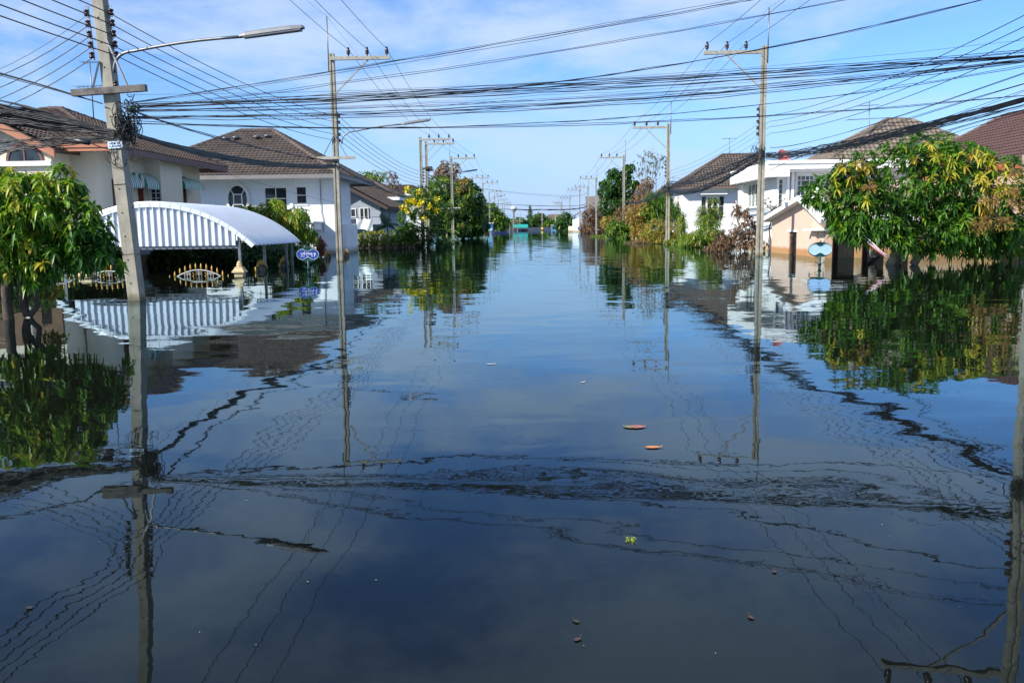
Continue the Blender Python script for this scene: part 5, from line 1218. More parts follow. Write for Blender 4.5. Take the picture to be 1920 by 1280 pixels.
shrub('frangipani_shrub', 'grey stemmed frangipani with narrow green leaves in front of the hip roofed white house', 1315, 470, 52, [(1320, 440, .8, .6), (1300, 448, .7, .5), (1345, 445, .6, .6), (1325, 415, .6, .45), (1285, 455, .5, .4), (1335, 400, .4, .4), (1310, 460, .8, .3)], 420, 9, .26, .06, F_GREEN, patchy(.62, .14), shell=.3, bark=BARKPALE, branch_r=.05, ntw=70, droop=(.2, .8))
shrub('bamboo_grass', 'tall light green grassy clump before the white house windows', 1325, 440, 55, [(1320, 400, .4, .9), (1335, 395, .4, 1.0), (1310, 410, .4, .7)], 190, 7, .42, .035, F_GREEN, patchy(.75, .1), shell=.2, branch_r=.015, ang=(20, 60), droop=(.5, 1.2))
shrub('dracaena_plant', 'spiky rosette plant with yellow green leaves next to the pole', 1277, 455, 58, [(1277, 405, .35, .25), (1275, 425, .3, .3), (1278, 445, .25, .3)], 40, 14, .42, .05, F_CROTON, patchy(.42, .1), shell=.1, ang=(20, 85), droop=(.2, .9), branch_r=.03)
shrub('croton_shrub', 'yellow and rust mottled shrub close to the pole with T arm', 1245, 455, 63, [(1230, 425, .9, .7), (1258, 430, .9, .6), (1240, 445, 1.0, .5), (1215, 440, .8, .5), (1270, 445, .7, .4), (1262, 452, .6, .3)], 750, 7, .17, .07, F_CROTON, patchy(.68, .2), shell=.5, branch_r=.03)
shrub('croton_shrub', 'bright rust orange shrub left of the yellow one, low by the water', 1205, 450, 72, [(1200, 420, 1.1, .8), (1190, 400, 1.0, .8), (1212, 395, .9, .9), (1205, 438, 1.2, .6)], 800, 7, .19, .08, F_CROTON, patchy(.84, .14, [(9.5, 71, 2.4, .8, .45), (10, 71, 1.2, .7, .42)]), shell=.5, branch_r=.03)
shrub('palm_clump', 'deep green feathery palm clump behind the pole with T arm', 1235, 440, 72, [(1238, 385, 1.0, .9), (1225, 400, .9, .8), (1252, 395, .9, .8), (1240, 370, .7, .6), (1218, 375, .5, .8)], 300, 14, .62, .05, F_GREEN, patchy(.45, .12), shell=.2, ang=(30, 90), droop=(.4, 1.1), branch_r=.05)
shrub('leafy_shrub', 'lush green shrub at the foot of the dense dark tree', 1165, 448, 89, [(1160, 425, 1.3, 1.0), (1178, 430, 1.2, .9), (1150, 432, 1.0, .7), (1185, 410, 1.2, 1.0), (1172, 440, 1.3, .5)], 700, 8, .26, .11, F_GREEN, patchy(.5, .14), shell=.5)
shrub('rust_shrub', 'rust brown leaved shrub below the leafless tree', 1200, 420, 86, [(1190, 390, 1.3, 1.0), (1208, 378, 1.0, 1.1), (1175, 400, 1.3, .9), (1222, 385, .9, .9)], 560, 6, .22, .10, F_DEAD, patchy(.75, .18), shell=.4, bark=TWIG, branch_r=.04)
shrub('leafy_shrub', 'green and yellow weedy shrub between the rust shrub and the frangipani', 1262, 462, 60, [(1285, 448, .8, .5), (1262, 455, .7, .4), (1300, 455, .7, .4)], 420, 8, .2, .06, F_CROTON, patchy(.38, .2), shell=.4, branch_r=.03)
shrub('dead_shrub', 'low tangle of dead brown stalks along the bank near the pole with T arm', 1240, 458, 66, [(1225, 455, 1.0, .25), (1260, 458, .9, .25), (1195, 452, 1.1, .3), (1290, 462, .6, .25)], 360, 6, .22, .05, F_DEAD, patchy(.6, .2), shell=.2, bark=TWIG, branch_r=.02)
shrub('dead_shrub', 'twiggy dead shrub at the waterline between frangipani and the brown shrub', 1350, 474, 46, [(1345, 465, .7, .3), (1365, 468, .6, .25), (1325, 468, .6, .25)], 260, 5, .14, .05, F_DEAD, patchy(.5, .2), shell=.2, bark=TWIG, branch_r=.02, ntw=80)
shrub('rust_shrub', 'orange brown bush under the dense green tree by the bank', 1185, 445, 94, [(1205, 415, 1.3, 1.2), (1190, 430, 1.4, .9), (1140, 415, 1.0, .9), (1215, 400, 1.2, 1.1)], 600, 7, .24, .10, F_CROTON, patchy(.8, .18), shell=.4, branch_r=.04)
tree('dense_tree', 'dense dark green tree with knobbly crown behind the concrete pole', 'tree', (11, 99, 0), [((11, 99, -1), (10.6, 99, 4), .3)],
    [(*(9.557, 99, 6.026), 1.4, 1.5, 1.3), (*(10.771, 99, 5.589), 1.3, 1.5, 1.3), (*(8.649, 99, 5.14), 1.2, 1.5, 1.0), (*(9.26, 99, 3.629), 1.7, 1.8, 1.3), (*(11.082, 99, 3.905), 1.4, 1.5, 1.2), (*(11.063, 99, 7.794), .75, .9, .5), (*(10.583, 99, 7.027), .7, .8, .6), (*(8.041, 99, 6.168), .45, .6, .4), (*(10.176, 99, 2.41), 1.8, 1.8, 1.2), (*(11.677, 99, 5.995), .6, .8, .4), (*(9.372, 99, 7.224), .8, .9, .6)], 1500, 8, .34, .15, F_GREEN, patchy(.22, .13), shell=.6)
tb, _, _ = tree('leafless_tree', 'nearly leafless tree with thin grey branches against the sky', 'tree', (13.2, 97, 0), [((13.2, 97, -1), (13.3, 97, 3.5), .16)],
    [(*(12.912, 97, 7.342), 1.1, 1, 1.6), (*(12.312, 97, 8.516), .9, 1, 1.4), (*(13.794, 97, 7.912), .9, 1, 1.5), (*(13.311, 97, 9.082), .9, 1, 1.2), (*(11.851, 97, 6.774), .8, 1, 1.0), (*(14.379, 97, 8.484), .6, 1, .9)], 60, 4, .3, .14, F_GREEN, patchy(.35, .1), shell=.7, bark=BARKPALE, branch_r=.06, ntw=150)
shrub('rust_creeper', 'pinkish dry foliage around the stem of the leafless tree', 1205, 400, 95, [(1203, 355, .9, 1.0), (1212, 345, .8, .8), (1198, 370, .9, .8)], 260, 6, .26, .12, F_DEAD, patchy(.9, .1), shell=.3, bark=TWIG, branch_r=.04)
shrub('dead_creeper', 'great mass of dead red brown creeper over the far grey roofed house', 1112, 438, 150, [(1105, 400, 1.5, 1.8), (1120, 405, 1.5, 1.8), (1100, 420, 1.3, 1.8), (1115, 425, 1.9, 1.6), (1132, 415, 1.5, 1.6), (1135, 432, 1.4, 1.0)], 1300, 6, .38, .12, F_DEAD, patchy(.55, .2), shell=.4, bark=TWIG, branch_r=.06)
tree('leafy_tree', 'dark green round tree standing in the water at the street end', 'tree', (8.2, 212, 0), [((8.2, 212, -1), (8.2, 212, 2), .25)],
    [(*(8.076, 212, 2.865), 1.9, 2, 1.9), (*(9.643, 212, 2.065), 2.0, 2, 1.6), (*(7.02, 212, 1.321), 1.7, 2, 1.2), (*(10.686, 212, 0.752), 1.7, 2, 1.1), (*(8.72, 212, 0.518), 2.4, 2, 1.0)], 900, 7, .55, .24, F_GREEN, patchy(.25, .12), shell=.55)
shrub('maroon_bush', 'small dark maroon bush before the white gatehouse', 1090, 430, 184, [(1090, 424, .8, .6), (1095, 427, .7, .5)], 130, 6, .35, .16, F_DEAD, patchy(.1, .1), shell=.4)
tree('floating_weed', 'bright green weed floating by the rust coloured bank', 'water plant', (8.404, 105, 0.061), [], [(*(7.885, 105, 0.068), .9, .8, .15), (*(8.663, 105, 0.058), 1.2, .8, .2)], 200, 5, .3, .06, F_GREEN, patchy(.72, .08), shell=.3, branch_r=.015)
# the far end
FE = 'trees beyond the end wall'
for lb_, px, py, Y, s, tn in (('dark tree behind the turquoise awning', 972, 415, 300, 3.2, .3), ('grey green tree with ragged top in the middle of the far line', 1012, 408, 305, 3.0, .3), ('lower olive tree before the pale roof', 1032, 420, 300, 2.6, .5), ('brownish far tree between the posts', 992, 420, 310, 2.8, .4), ('far green tree behind the dark round one', 1050, 415, 320, 3.0, .35), ('tree left of the water tower', 948, 415, 315, 3.2, .25)):
    lb_ = lb_.replace('left of', 'close beside')
    x, z = (px-998.5)/1600*Y, 1.38+(424-py)/1600*Y
    tree('far_tree', lb_, 'tree', (x, Y, .2), [((x, Y, .2), (x, Y, z), .2)], [(x, Y, z, s, s, 1.6), (x-s*.6, Y, z-.8, s*.7, s*.7, 1.2), (x+s*.6, Y+1, z-1, s*.8, s*.8, 1.2)], 300, 6, .8, .4, F_GREEN, patchy(tn, .12), FE, shell=.5, zmin=.2)
x0 = (-0.859, 330, 6.297)
tree('pine_tree', 'tall thin conifer rising above the far tree line', 'tree', (x0[0], 330, .2), [((x0[0], 330, .2), (x0[0], 330, 9), .2)], [(x0[0], 330, 8.3, .5, .5, 1), (x0[0], 330, 6.8, 1.0, 1, .8), (x0[0], 330, 5.2, 1.4, 1.4, .9), (x0[0], 330, 3.6, 1.7, 1.7, .9)], 160, 6, .7, .2, F_GREEN, patchy(.2, .1), shell=.2)
n = 9000; P = np.stack([rng.uniform(-260, 260, n), rng.uniform(380, 470, n), rng.random(n)**1.4*6.0], 1)
P[:, 2] = P[:, 2]*(.55+.45*np.sin(P[:, 0]*.13)+.2*np.sin(P[:, 0]*.41+1))*.75+.3
o = leaf_object('distant_woods', None, F_GREEN, P, nrm(rng.normal(0, 1, (n, 3))), rng.uniform(1.2, 2.6, n), rng.uniform(.9, 1.8, n), np.zeros(n), np.clip(rng.normal(.3, .15, n), 0, 1), full=False, roll=1.5); o['label'] = 'distant dark green line of trees along the horizon'
for sx in (-1, 1):   # woods behind the houses close the view at the sides
    n = 5000; P = np.stack([sx*rng.uniform(42, 60, n), rng.uniform(5, 380, n), rng.random(n)**1.2*6.5], 1)
    P[:, 2] = P[:, 2]*(.7+.3*np.sin(P[:, 1]*.2+sx))*.8+.2
    o = leaf_object('distant_woods', None, F_GREEN, P, nrm(rng.normal(0, 1, (n, 3))), rng.uniform(.9, 1.9, n), rng.uniform(.7, 1.3, n), np.zeros(n), np.clip(rng.normal(.3, .15, n), 0, 1), full=False, roll=1.5)
    o['label'] = 'mass of trees behind the houses on the ' + ('garage' if sx > 0 else 'cream house') + ' side'
# ------------------------------------------------------------------ gates, fence and gate posts
FY = 26.0
fm = MB(); fm.lathe([(.012, -.45), (.012, 0), (.028, .012), (.014, .03), (.034, .06), (.026, .10), (.004, .19)], (0, 0, 0), 8)
FIN = proto_mesh('finial', fm, GOLD)
rm = MB(); rm.tube([(.035*math.cos(a), 0, .05*math.sin(a)) for a in [-1.9+.42*i for i in range(10)]], .010, 5); ROS = proto_mesh('scroll', rm, GOLD)
FIN2 = proto_mesh('finial', fm, M('tarnished_gold', (.13, .085, .03), .6))
GG = 'iron gates topped with gold spearheads'
def gate(x, label, hwid=.66, rise=.19):
    g = thing('iron_gate', label, 'gate', (x, FY, 0), GG)
    az = lambda q: rise*(1-(q/hwid)**2)
    m = MB(); m.tube([(x+hwid*1.7*(i/12-1)*1.0+hwid*1.7*i/12, FY, az(hwid*1.7*(i/6-1))) for i in range(13)], .022, 6); m.build('arch_rail', IRON, g)
    for i in range(-6, 7):
        q = i*.165+.08
        piece('finial', FIN, g, (x+q, FY, az(q)+.03))
    for c in (-.36, 0, .36):
        m = MB()
        for d in (-.085, 0, .085): m.box(x+c+d-.008, x+c+d+.008, FY-.008, FY+.008, -1.0, az(c+d)-.01)
        for z in (-.1, .06, .12 if c == 0 else .09): m.box(x+c-.1, x+c+.1, FY-.006, FY+.006, z-.007, z+.007)
        m.build('grid_panel', IRON, g)
    for c in (-.19, .19): piece('scroll', ROS, g, (x+c, FY, .05))
    return g
gate((-10.252, 26.0, 0.045)[0], 'arched gold tipped iron gate between the big pole and the gate post')
gate((-13.041, 26.0, -0.004)[0], 'arched gold tipped iron gate just behind the big concrete pole')
gate((-14.719, 26.0, 0.049)[0], 'arched gold tipped iron gate under the dark mango trunk branches')
gp = thing('gate_post', 'sandy yellow gate post with a carved pineapple finial', 'gate post', ((-8.983, 26.0, -0.003)[0], FY, 0))
x = (-8.983, 26.0, -0.003)[0]
MB().box(x-.13, x+.13, FY-.13, FY+.13, -1.1, .16).build('shaft', SAND, gp)
m = MB()
for z0, z1, w0, w1 in ((.10, .14, .19, .19), (.141, .24, .18, .115), (.241, .27, .12, .12)):
    vs = [(x+a*w_, FY+b*w_, z) for z, w_ in ((z0, w0), (z1, w1)) for a, b in ((-1, -1), (1, -1), (1, 1), (-1, 1))]
    m.add(vs, [(3, 2, 1, 0), (4, 5, 6, 7)]+[(i, (i+1) % 4, 4+(i+1) % 4, 4+i) for i in range(4)])
m.build('cap', SAND, gp)
m = MB(); m.lathe([(.10, .27), (.085, .29), (.10, .32), (.08, .35), (.085, .38), (.06, .40), (.06, .43), (.03, .45)], (x, FY, 0), 8, smooth=False); m.build('carved_finial', SAND, gp)
x = (-13.705, 26.0, 0.021)[0]
gp2 = thing('gate_post', 'low sandy gate post with plain pyramid cap between two gates', 'gate post', (x, FY, 0))
MB().box(x-.17, x+.17, FY-.17, FY+.17, -1.1, .05).build('shaft', SAND, gp2)
m = MB(); vs = [(x+a*w_, FY+b*w_, z) for z, w_ in ((.052, .21), (.09, .21), (.19, .12)) for a, b in ((-1, -1), (1, -1), (1, 1), (-1, 1))]
m.add(vs, [(3, 2, 1, 0), (8, 9, 10, 11)]+[(k*4+i, k*4+(i+1) % 4, k*4+4+(i+1) % 4, k*4+4+i) for k in (0, 1) for i in range(4)]); m.build('cap', SAND, gp2)
FP = 'black iron fence arches along the street'
for px, Y, lb in ((487, 28.6, 'black arched fence top next to the carved gate post'), (530, 31.6, 'black arched fence top under the carport edge'), (613, 40.3, 'black arched fence top beside the red shrine'), (648, 42.4, 'black arched fence top past the tall pole')):
    x = (px-998.5)/1600*Y
    f = thing('iron_fence', lb, 'fence', (x, Y, 0), FP)
    m = MB(); az = lambda q: .22*(1-(q/.6)**2)
    m.tube([(x+.05*math.sin(i), Y+1.0*(i/6-1), az(1.0*(i/6-1))) for i in range(13)], .025, 6)
    for i in range(-7, 8):
        q = i*.14; m.box(x-.008, x+.008, Y+q-.008, Y+q+.008, -1.0, max(-.05, az(q)))
    m.build('arch_rail', IRONDARK, f)
    ring = [(x-.01, Y+.22*math.cos(a*.52), .02+.15*math.sin(a*.52)) for a in range(13)]
    MB().prism([(p[0], p[1], p[2]) for p in ring[:-1]], (.02, 0, 0)).build('medallion', IRONDARK, f)
    for i in range(-3, 4):
        q = i*.2; piece('finial', FIN, f, (x, Y+q, az(q)+.02))

# ------------------------------------------------------------------ street name signs
def outline(n=40):
    """oval board pinched at top and bottom"""
    p = []
    for i in range(n):
        a = 2*math.pi*i/n; c, s = math.cos(a), math.sin(a)
        p.append((.345*math.copysign(abs(c)**.85, c), .185*s*(1-.55*math.exp(-(c/.26)**2)*abs(s))))
    return p
def name_sign(label, x, y, z, face, txt):
    s = thing('street_sign', label, 'street sign', (x, y, 0), 'oval street name signs')
    po = outline()
    rim = [(a*1.10, b*1.12+.0) for a, b in po]; ov = [(.365*math.cos(2*math.pi*i/40), .235*math.sin(2*math.pi*i/40)) for i in range(40)]
    MB().prism([(x+a, y+.008, z+b) for a, b in ov], (0, .02, 0)).build('backplate', SIGNGREEN, s)
    b_ = MB().prism([(x+a, y-.004, z+b) for a, b in po], (0, .010, 0)).build('name_board', face, s)
    m = MB()
    pts = [Vector((x+a*1.02, y-.006, z+b*1.03)) for a, b in po]; m.tube(pts+[pts[0]], .0075, 5, cap=False); m.build('board_rim', M('pale_rim', (.35, .55, .62), .4), s)
    m = MB(); m.lathe([(.045, -1.1), (.045, z-.75), (.055, z-.74), (.055, z-.70), (.042, z-.69), (.038, z-.45), (.05, z-.44), (.05, z-.42), (.034, z-.41), (.034, z-.20), (.02, z-.19)], (x, y+.02, 0), 12); m.build('post', SIGNGREEN, s)
    for sg in (-1, 1):
        ms = [MB(), MB(), MB()]
        ms[0].tube([(x+sg*(.04+.05*(1-math.cos(a))), y+.015, z-.50+.055*a/1.2+.03*math.sin(a*1.5)) for a in [.45*i for i in range(9)]], .009, 5)
        ms[1].tube([(x+sg*(.07+.055*math.cos(a)), y+.015, z-.235+.035*math.sin(a)) for a in [.6*i for i in range(10)]], .008, 5)
        ms[2].tube([(x+sg*(.04+.05*i), y+.004, z+.175+.030*math.sin(i*1.5)) for i in range(5)], .012, 5)
        for m in ms: m.build('scroll', SIGNGREEN, s)
    MB().lathe([(.03, 0), (.045, .02), (.02, .045), (.028, .06), (.004, .085)], (x, y+.012, z+.19), 8).build('crest', SIGNGREEN, s)
    for t_, dx, dz, size in txt:
        c = bpy.data.curves.new('lettering', 'FONT'); c.body = t_; c.size = size; c.extrude = .001; c.align_x = 'LEFT'
        c.materials.append(LETTER)
        fo = bpy.data.objects.new('lettering', c); me = bpy.data.meshes.new_from_object(fo); bpy.data.objects.remove(fo)
        o = bpy.data.objects.new('lettering', me); link(o, b_); o.location = Vector((x+dx, y-.0055, z+dz))-ORG[b_.name]; o.rotation_euler = (math.pi/2, 0, 0)
    return s
SX = (-7.154, 27.1, 0.589)
name_sign('deep blue oval street sign with white lettering and 17 on a green post', SX[0], 27.1, SX[2], SIGNBLUE, [('เมธี', -.225, -.005, .105), ('ซอย', -.055, -.005, .105), ('17', .095, -.075, .165), ('METHI', -.225, -.075, .042), ('SOI', -.045, -.075, .042)])
SX = (8.838, 26.6, 0.551)
name_sign('pale faded blue oval street sign with bare board beside the mango tree', SX[0], 26.6, SX[2], SIGNPALE, [])
s3_ = thing('street_sign', 'tiny blue sign on a post near the white gatehouse', 'street sign', (9.739, 178, -0.031), 'oval street name signs')
sx = (9.741, 178, 0.843); MB().box(sx[0]-.4, sx[0]+.4, 177.9, 178, sx[2]-.25, sx[2]+.25).build('name_board', SIGNBLUE, s3_); MB().box(sx[0]-.05, sx[0]+.05, 177.95, 178.05, -1, sx[2]-.26).build('post', SIGNGREEN, s3_)

# ------------------------------------------------------------------ spirit shrine, banner, flag, roof things
SHR = M('shrine_red', (.13, .035, .022), .6, var=.3)
c = (-10.549, 42.5, 0.185); sh = thing('spirit_shrine', 'small red brown spirit shrine with pointed tiered roof behind the blue sign', 'shrine', (c[0], 42.5, 0))
x, y = c[0], 42.5; zt = (-10.51, 42.5, 1.081)[2]
MB().box(x-.05, x+.05, y-.05, y+.05, -1.1, .05).build('pillar', SHR, sh)
MB().box(x-.36, x+.36, y-.3, y+.3, .05, .12).build('platform', SHR, sh)
MB().box(x-.19, x+.19, y-.17, y+.17, .12, .52).build('body', SHR, sh)
m = MB()
for z0, w0, h in ((.52, .36, .22), (.64, .28, .20), (.76, .2, .2)):
    m.add([(x-w0, y-w0*.8, z0), (x+w0, y-w0*.8, z0), (x+w0, y+w0*.8, z0), (x-w0, y+w0*.8, z0), (x, y-w0*.8, z0+h), (x, y+w0*.8, z0+h)], [(0, 1, 4), (2, 3, 5), (1, 2, 5, 4), (3, 0, 4, 5), (3, 2, 1, 0)])
m.lathe([(.05, .9), (.06, .96), (.02, 1.05), (.005, zt)], (x, y, 0), 8); m.build('tiered_roof', SHR, sh)
for dx in (-.3, .3): MB().lathe([(.03, .12), (.02, .3), (.03, .34), (.003, .42)], (x+dx, y-.22, 0), 6).build('corner_spike', SHR, sh)
# white cloth banner on the balcony rail
bt = thing('cloth_banner', 'white cloth banner with pale blue print hanging from the balcony rail', 'banner', (-11.83, 60.4, 2.069))
m = MB(); a, b = (-12.392, 60.4, 2.151), (-11.261, 60.4, 2.173); nx_, nz_ = 16, 8; vs = []
for j in range(nz_+1):
    for i in range(nx_+1):
        f = i/nx_; g_ = j/nz_; sag = .16*abs(math.sin(math.pi*f*2))*(1-g_*.8)
        vs.append((a[0]+(b[0]-a[0])*f, 60.4-.05*math.sin(f*9+g_*3), a[2]-sag-g_*.85*(1-.1*math.sin(f*6))))
m.add(vs, [(j*(nx_+1)+i, j*(nx_+1)+i+1, (j+1)*(nx_+1)+i+1, (j+1)*(nx_+1)+i) for j in range(nz_) for i in range(nx_)], smooth=True)
bm2, t, p, o_ = new_mat('banner_cloth'); g = N(t, 'ShaderNodeNewGeometry'); s_ = N(t, 'ShaderNodeSeparateXYZ'); t.links.new(g.outputs['Position'], s_.inputs[0])
t.links.new(mix(t, maprange(t, noise(t, 3.5, 3), .5, .62, 0, 1), (.78, .80, .82), mix(t, maprange(t, s_.outputs[2], 1.9, 1.2, 0, 1), (.72, .78, .82), (.30, .55, .66))), p.inputs['Base Color']); p.inputs['Roughness'].default_value = .8
m.build('cloth', bm2, bt); MB().tube([(a[0]-.1, 60.42, a[2]+.02), (b[0]+.8, 60.42, a[2]+.02)], .02, 6).build('rail', GALV, bt)
# drooping national flag in the mango
fg = thing('cloth_flag', 'drooping red white and blue striped flag on a leaning stick under the mango tree', 'flag', (10.826, 26.6, 0.363))
a, b = Vector((10.851, 26.5, 0.333)), Vector((10.169, 26.6, 0.957))
MB().tube([a+(a-b)*.1, b+(b-a)*.06], .012, 6).build('flag_stick', FRAME, fg)
m = MB(); vs = []; d = b-a; dn = Vector((.25, -.15, -.95)).normalized()
for j in range(11):
    f = j/10
    for i in range(11):
        k_ = i/10; wdt = .13+.22*f*(1-.5*f)
        vs.append(a+d*(.05+.9*f)+dn*(wdt*k_-.02)+Vector((0, -.03*math.sin(k_*7+f*5), 0)))
for j in range(10):
    for i in range(10): m.add([vs[j*11+i], vs[j*11+i+1], vs[(j+1)*11+i+1], vs[(j+1)*11+i]], [(0, 1, 2, 3)], (0 if i < 2 else 1 if i < 4 else 2 if i < 6 else 1 if i < 8 else 0))
m.build('cloth', [M('flag_red', (.50, .03, .035), .8), M('flag_white', (.75, .74, .73), .8), M('flag_blue', (.02, .03, .18), .8)], fg)
# satellite dish on the parapet, facing away to the sky
ds = thing('satellite_dish', 'faded red satellite dish on the white parapet house roof', 'satellite dish', (12.441, 43.6, 4.378))
c = Vector((12.513, 43.6, 4.612)); ax = Vector((.30, -.90, .32)).normalized(); s_ = ax.cross(Vector((0, 0, 1))).normalized(); u_ = s_.cross(ax)
m = MB(); vs = [c-ax*.12]; rings = 5; n = 20
for r in range(1, rings+1):
    for i in range(n):
        a = 2*math.pi*i/n; rad = .42*r/rings; vs.append(c+(s_*math.cos(a)*.8+u_*math.sin(a))*rad-ax*(.12*(1-(r/rings)**2)))
fs = [(0, 1+i, 1+(i+1) % n) for i in range(n)]+[(1+(r-1)*n+i, 1+r*n+i, 1+r*n+(i+1) % n, 1+(r-1)*n+(i+1) % n) for r in range(1, rings) for i in range(n)]
m.add(vs, fs, smooth=True); m.build('reflector', M('faded_red_mesh', (.62, .13, .12), .6, var=.15), ds)
MB().tube([c-ax*.1, c-ax*.2, (c.x, c.y, 4.3)], .03, 6).build('mount', GALV, ds); MB().tube([c-u_*.38, c+ax*.3], .012, 5).build('feed_arm', GALV, ds)
# television aerials
def aerial(label, base, top, yag):
    t_ = thing('television_aerial', label, 'aerial', base, 'television aerials on the roofs')
    MB().tube([base, top], .022, 6).build('mast', GALV, t_)
    for z, ang, L, n in yag:
        m = MB(); c = Vector((top[0], top[1], z)); d = Vector((math.cos(ang), math.sin(ang), .05)); s = Vector((-d.y, d.x, 0))
        m.bar(c-d*L*.5, c+d*L*.5, .022, .022)
        for i in range(n):
            q = c+d*L*(i/(n-1)-.5); w_ = .16+.16*(1-i/n); m.bar(q-s*w_, q+s*w_, .012, .012)
        m.build('antenna', GALV, t_)
aerial('thin television aerial on the white hip roofed house ridge', (16.493, 73, 6.728), (16.458, 73, 8.469), [((16.46, 73, 8.382)[2], .3, 1.3, 9)])
aerial('tall mast with two aerials on the sand grey roof', (17.672, 46, 4.584), (17.548, 46, 7.521), [((17.555, 46, 7.359)[2], .1, 1.0, 8), ((17.583, 46, 6.683)[2], .15, 2.4, 16)])
aerial('dark toothed aerial seen behind the very heavy cable bundle', (20.601, 47, 5.675), (20.557, 47, 6.563), [((20.565, 47, 6.397)[2], .5, 1.3, 14)])
aerial('aerial mast behind the nearest big pole, over the cream house roof', (-15.675, 31, 5.365), (-15.667, 31, 7.396), [((-15.659, 31, 6.532)[2], .1, 1.0, 8), ((-15.67, 31, 7.36)[2], .2, .5, 6)])
aerial('faint aerial behind the pole among the rust coloured shrubs', (12.963, 80, 4.333), (12.946, 80, 5.782), [((12.948, 80, 5.589)[2], .2, 1.5, 7)])

# ------------------------------------------------------------------ the far end of the street
ew = thing('end_wall', 'low dark slate blue wall closing the street end', 'wall', (2, 281, 0))
for i in range(14): MB().box(-8+1.75*i+.01, -8+1.75*(i+1)-.01, 281, 281.2, -1, 1.05).build('wall_panel', M('slate_blue_wall', (.035, .05, .085), .8, var=.2), ew)
aw = thing('awning_stall', 'stall under a turquoise sheet awning at the far water edge', 'stall', (-3.63, 272, 0.137))
a, b = (-5.966, 272, 2.006), (-1.419, 272, 1.945); c, d = (-5.979, 272, 1.004), (-1.43, 272, 0.943)
MB().prism([(a[0], 273.5, a[2]), (b[0], 273.5, b[2]), (d[0], 271, d[2]), (c[0], 271, c[2])], (0, 0, .08)).build('awning', M('turquoise_sheet', (.01, .30, .26), .5), aw)
for px in (965, 976, 988): x = (px-998.5)/1600*272; MB().box(x-.06, x+.06, 271.4, 271.5, -1, c[2]).build('post', STEELDARK, aw)
MB().box(a[0], b[0], 273, 273.4, -1, .5).build('counter', M('dark_blue_board', (.02, .035, .07), .7), aw)
gf = thing('wooden_gateway', 'bare wooden gate frame standing in the far water', 'gateway', (-5.975, 250, -0.035))
for px in (952, 956, 962, 971): x = (px-998.5)/1600*250; MB().box(x-.12, x+.12, 249.9, 250.1, -1, 1.38+(424-415)/1600*250).build('post', BARKPALE, gf)
a, b = (-7.484, 250, 2.902), (-3.769, 250, 2.852); MB().box(a[0], b[0], 249.85, 250.1, a[2]+.01, a[2]+.3).build('beam', BARKPALE, gf)
wt = thing('water_tower', 'white ball topped water tower behind the gate frame', 'water tower', (-6.387, 290, 0.088))
x, z = (-6.286, 290, 7.726)[0], (-6.286, 290, 7.726)[2]; m = MB(); m.lathe([(.3, .2), (.3, z-1.6), (.5, z-1.5), (1.1, z-.7), (1.1, z-.2), (.7, z+.3), (.1, z+.4)], (x, 290, 0), 14); m.build('tank', M('tank_grey_white', (.50, .52, .53), .6, var=.15), wt)
lt = thing('lattice_mast', 'thin pale steel lattice mast far beyond the street end', 'mast', (11.565, 420, 0.264))
x, zt = (11.668, 420, 16.162)[0], (11.668, 420, 16.162)[2]; m = MB()
for sx in (-1, 1):
    for sy in (-1, 1): m.bar((x+sx*1.6, 420+sy*1.6, .2), (x+sx*.25, 420+sy*.25, zt), .14, .14)
for i in range(9):
    z0, z1 = zt*i/9+.2, zt*(i+1)/9; w0, w1 = 1.6-1.35*i/9, 1.6-1.35*(i+1)/9
    m.bar((x-w0, 418.5, z0), (x+w1, 418.6, z1), .1, .1); m.bar((x+w0, 418.5, z0), (x-w1, 418.6, z1), .1, .1)
for z in (zt*.8, zt*.9): m.bar((x-2, 420, z), (x+2, 420, z), .12, .12)
m.build('lattice', M('pale_steel', (.45, .48, .52), .5, metal=.3), lt)
bb = thing('blue_booth', 'small blue booth standing in water below the far posts', 'booth', (6.399, 262, -0.11))
x = (6.399, 262, -0.11)[0]; MB().box(x-.75, x+.75, 262, 263.4, -1, 1.5).build('body', M('booth_blue', (.10, .22, .36), .6, var=.2), bb); MB().box(x-.9, x+.9, 261.8, 263.6, 1.5, 1.68).build('roof', M('booth_roof', (.45, .52, .58), .6), bb)
MB().box(x-.35, x+.35, 261.96, 261.998, .4, 1.2).build('window', GLASS, bb)
yl_ = thing('warning_lamp', 'small yellow warning lamp on the end wall post', 'lamp', (3.181, 278, 0.36)); c = (3.182, 278, 0.53)
m = MB(); m.lathe([(.1, -.45), (.25, -.3), (.45, 0), (.3, .35), (.05, .45)], c, 10); m.build('globe', M('yellow_plastic', (.75, .45, .03), .5), yl_)
st = thing('water_stall', 'blue and white box stall at the edge of the water', 'stall', (-8.401, 166, 0.295))
a, b = (-9.222, 166, 0.51), (-7.651, 166, 2.02); MB().box(a[0], b[0], 166, 168, .55, b[2]).build('body', M('stall_blue', (.02, .09, .30), .5, var=.3), st); MB().box(a[0]-.1, b[0]+.1, 165.8, 168.2, b[2], b[2]+.15).build('roof', WHITE, st)
MB().box(a[0]+.1, b[0]-.1, 165.93, 165.995, .6, 1.15).build('picture_panel', M('stall_panel', (.25, .45, .45), .5, var=.5, scale=2.5), st)
for dx in (.1, 1.4): MB().box(a[0]+dx, a[0]+dx+.12, 166.1, 166.3, -1, .549).build('leg', BARK, st)
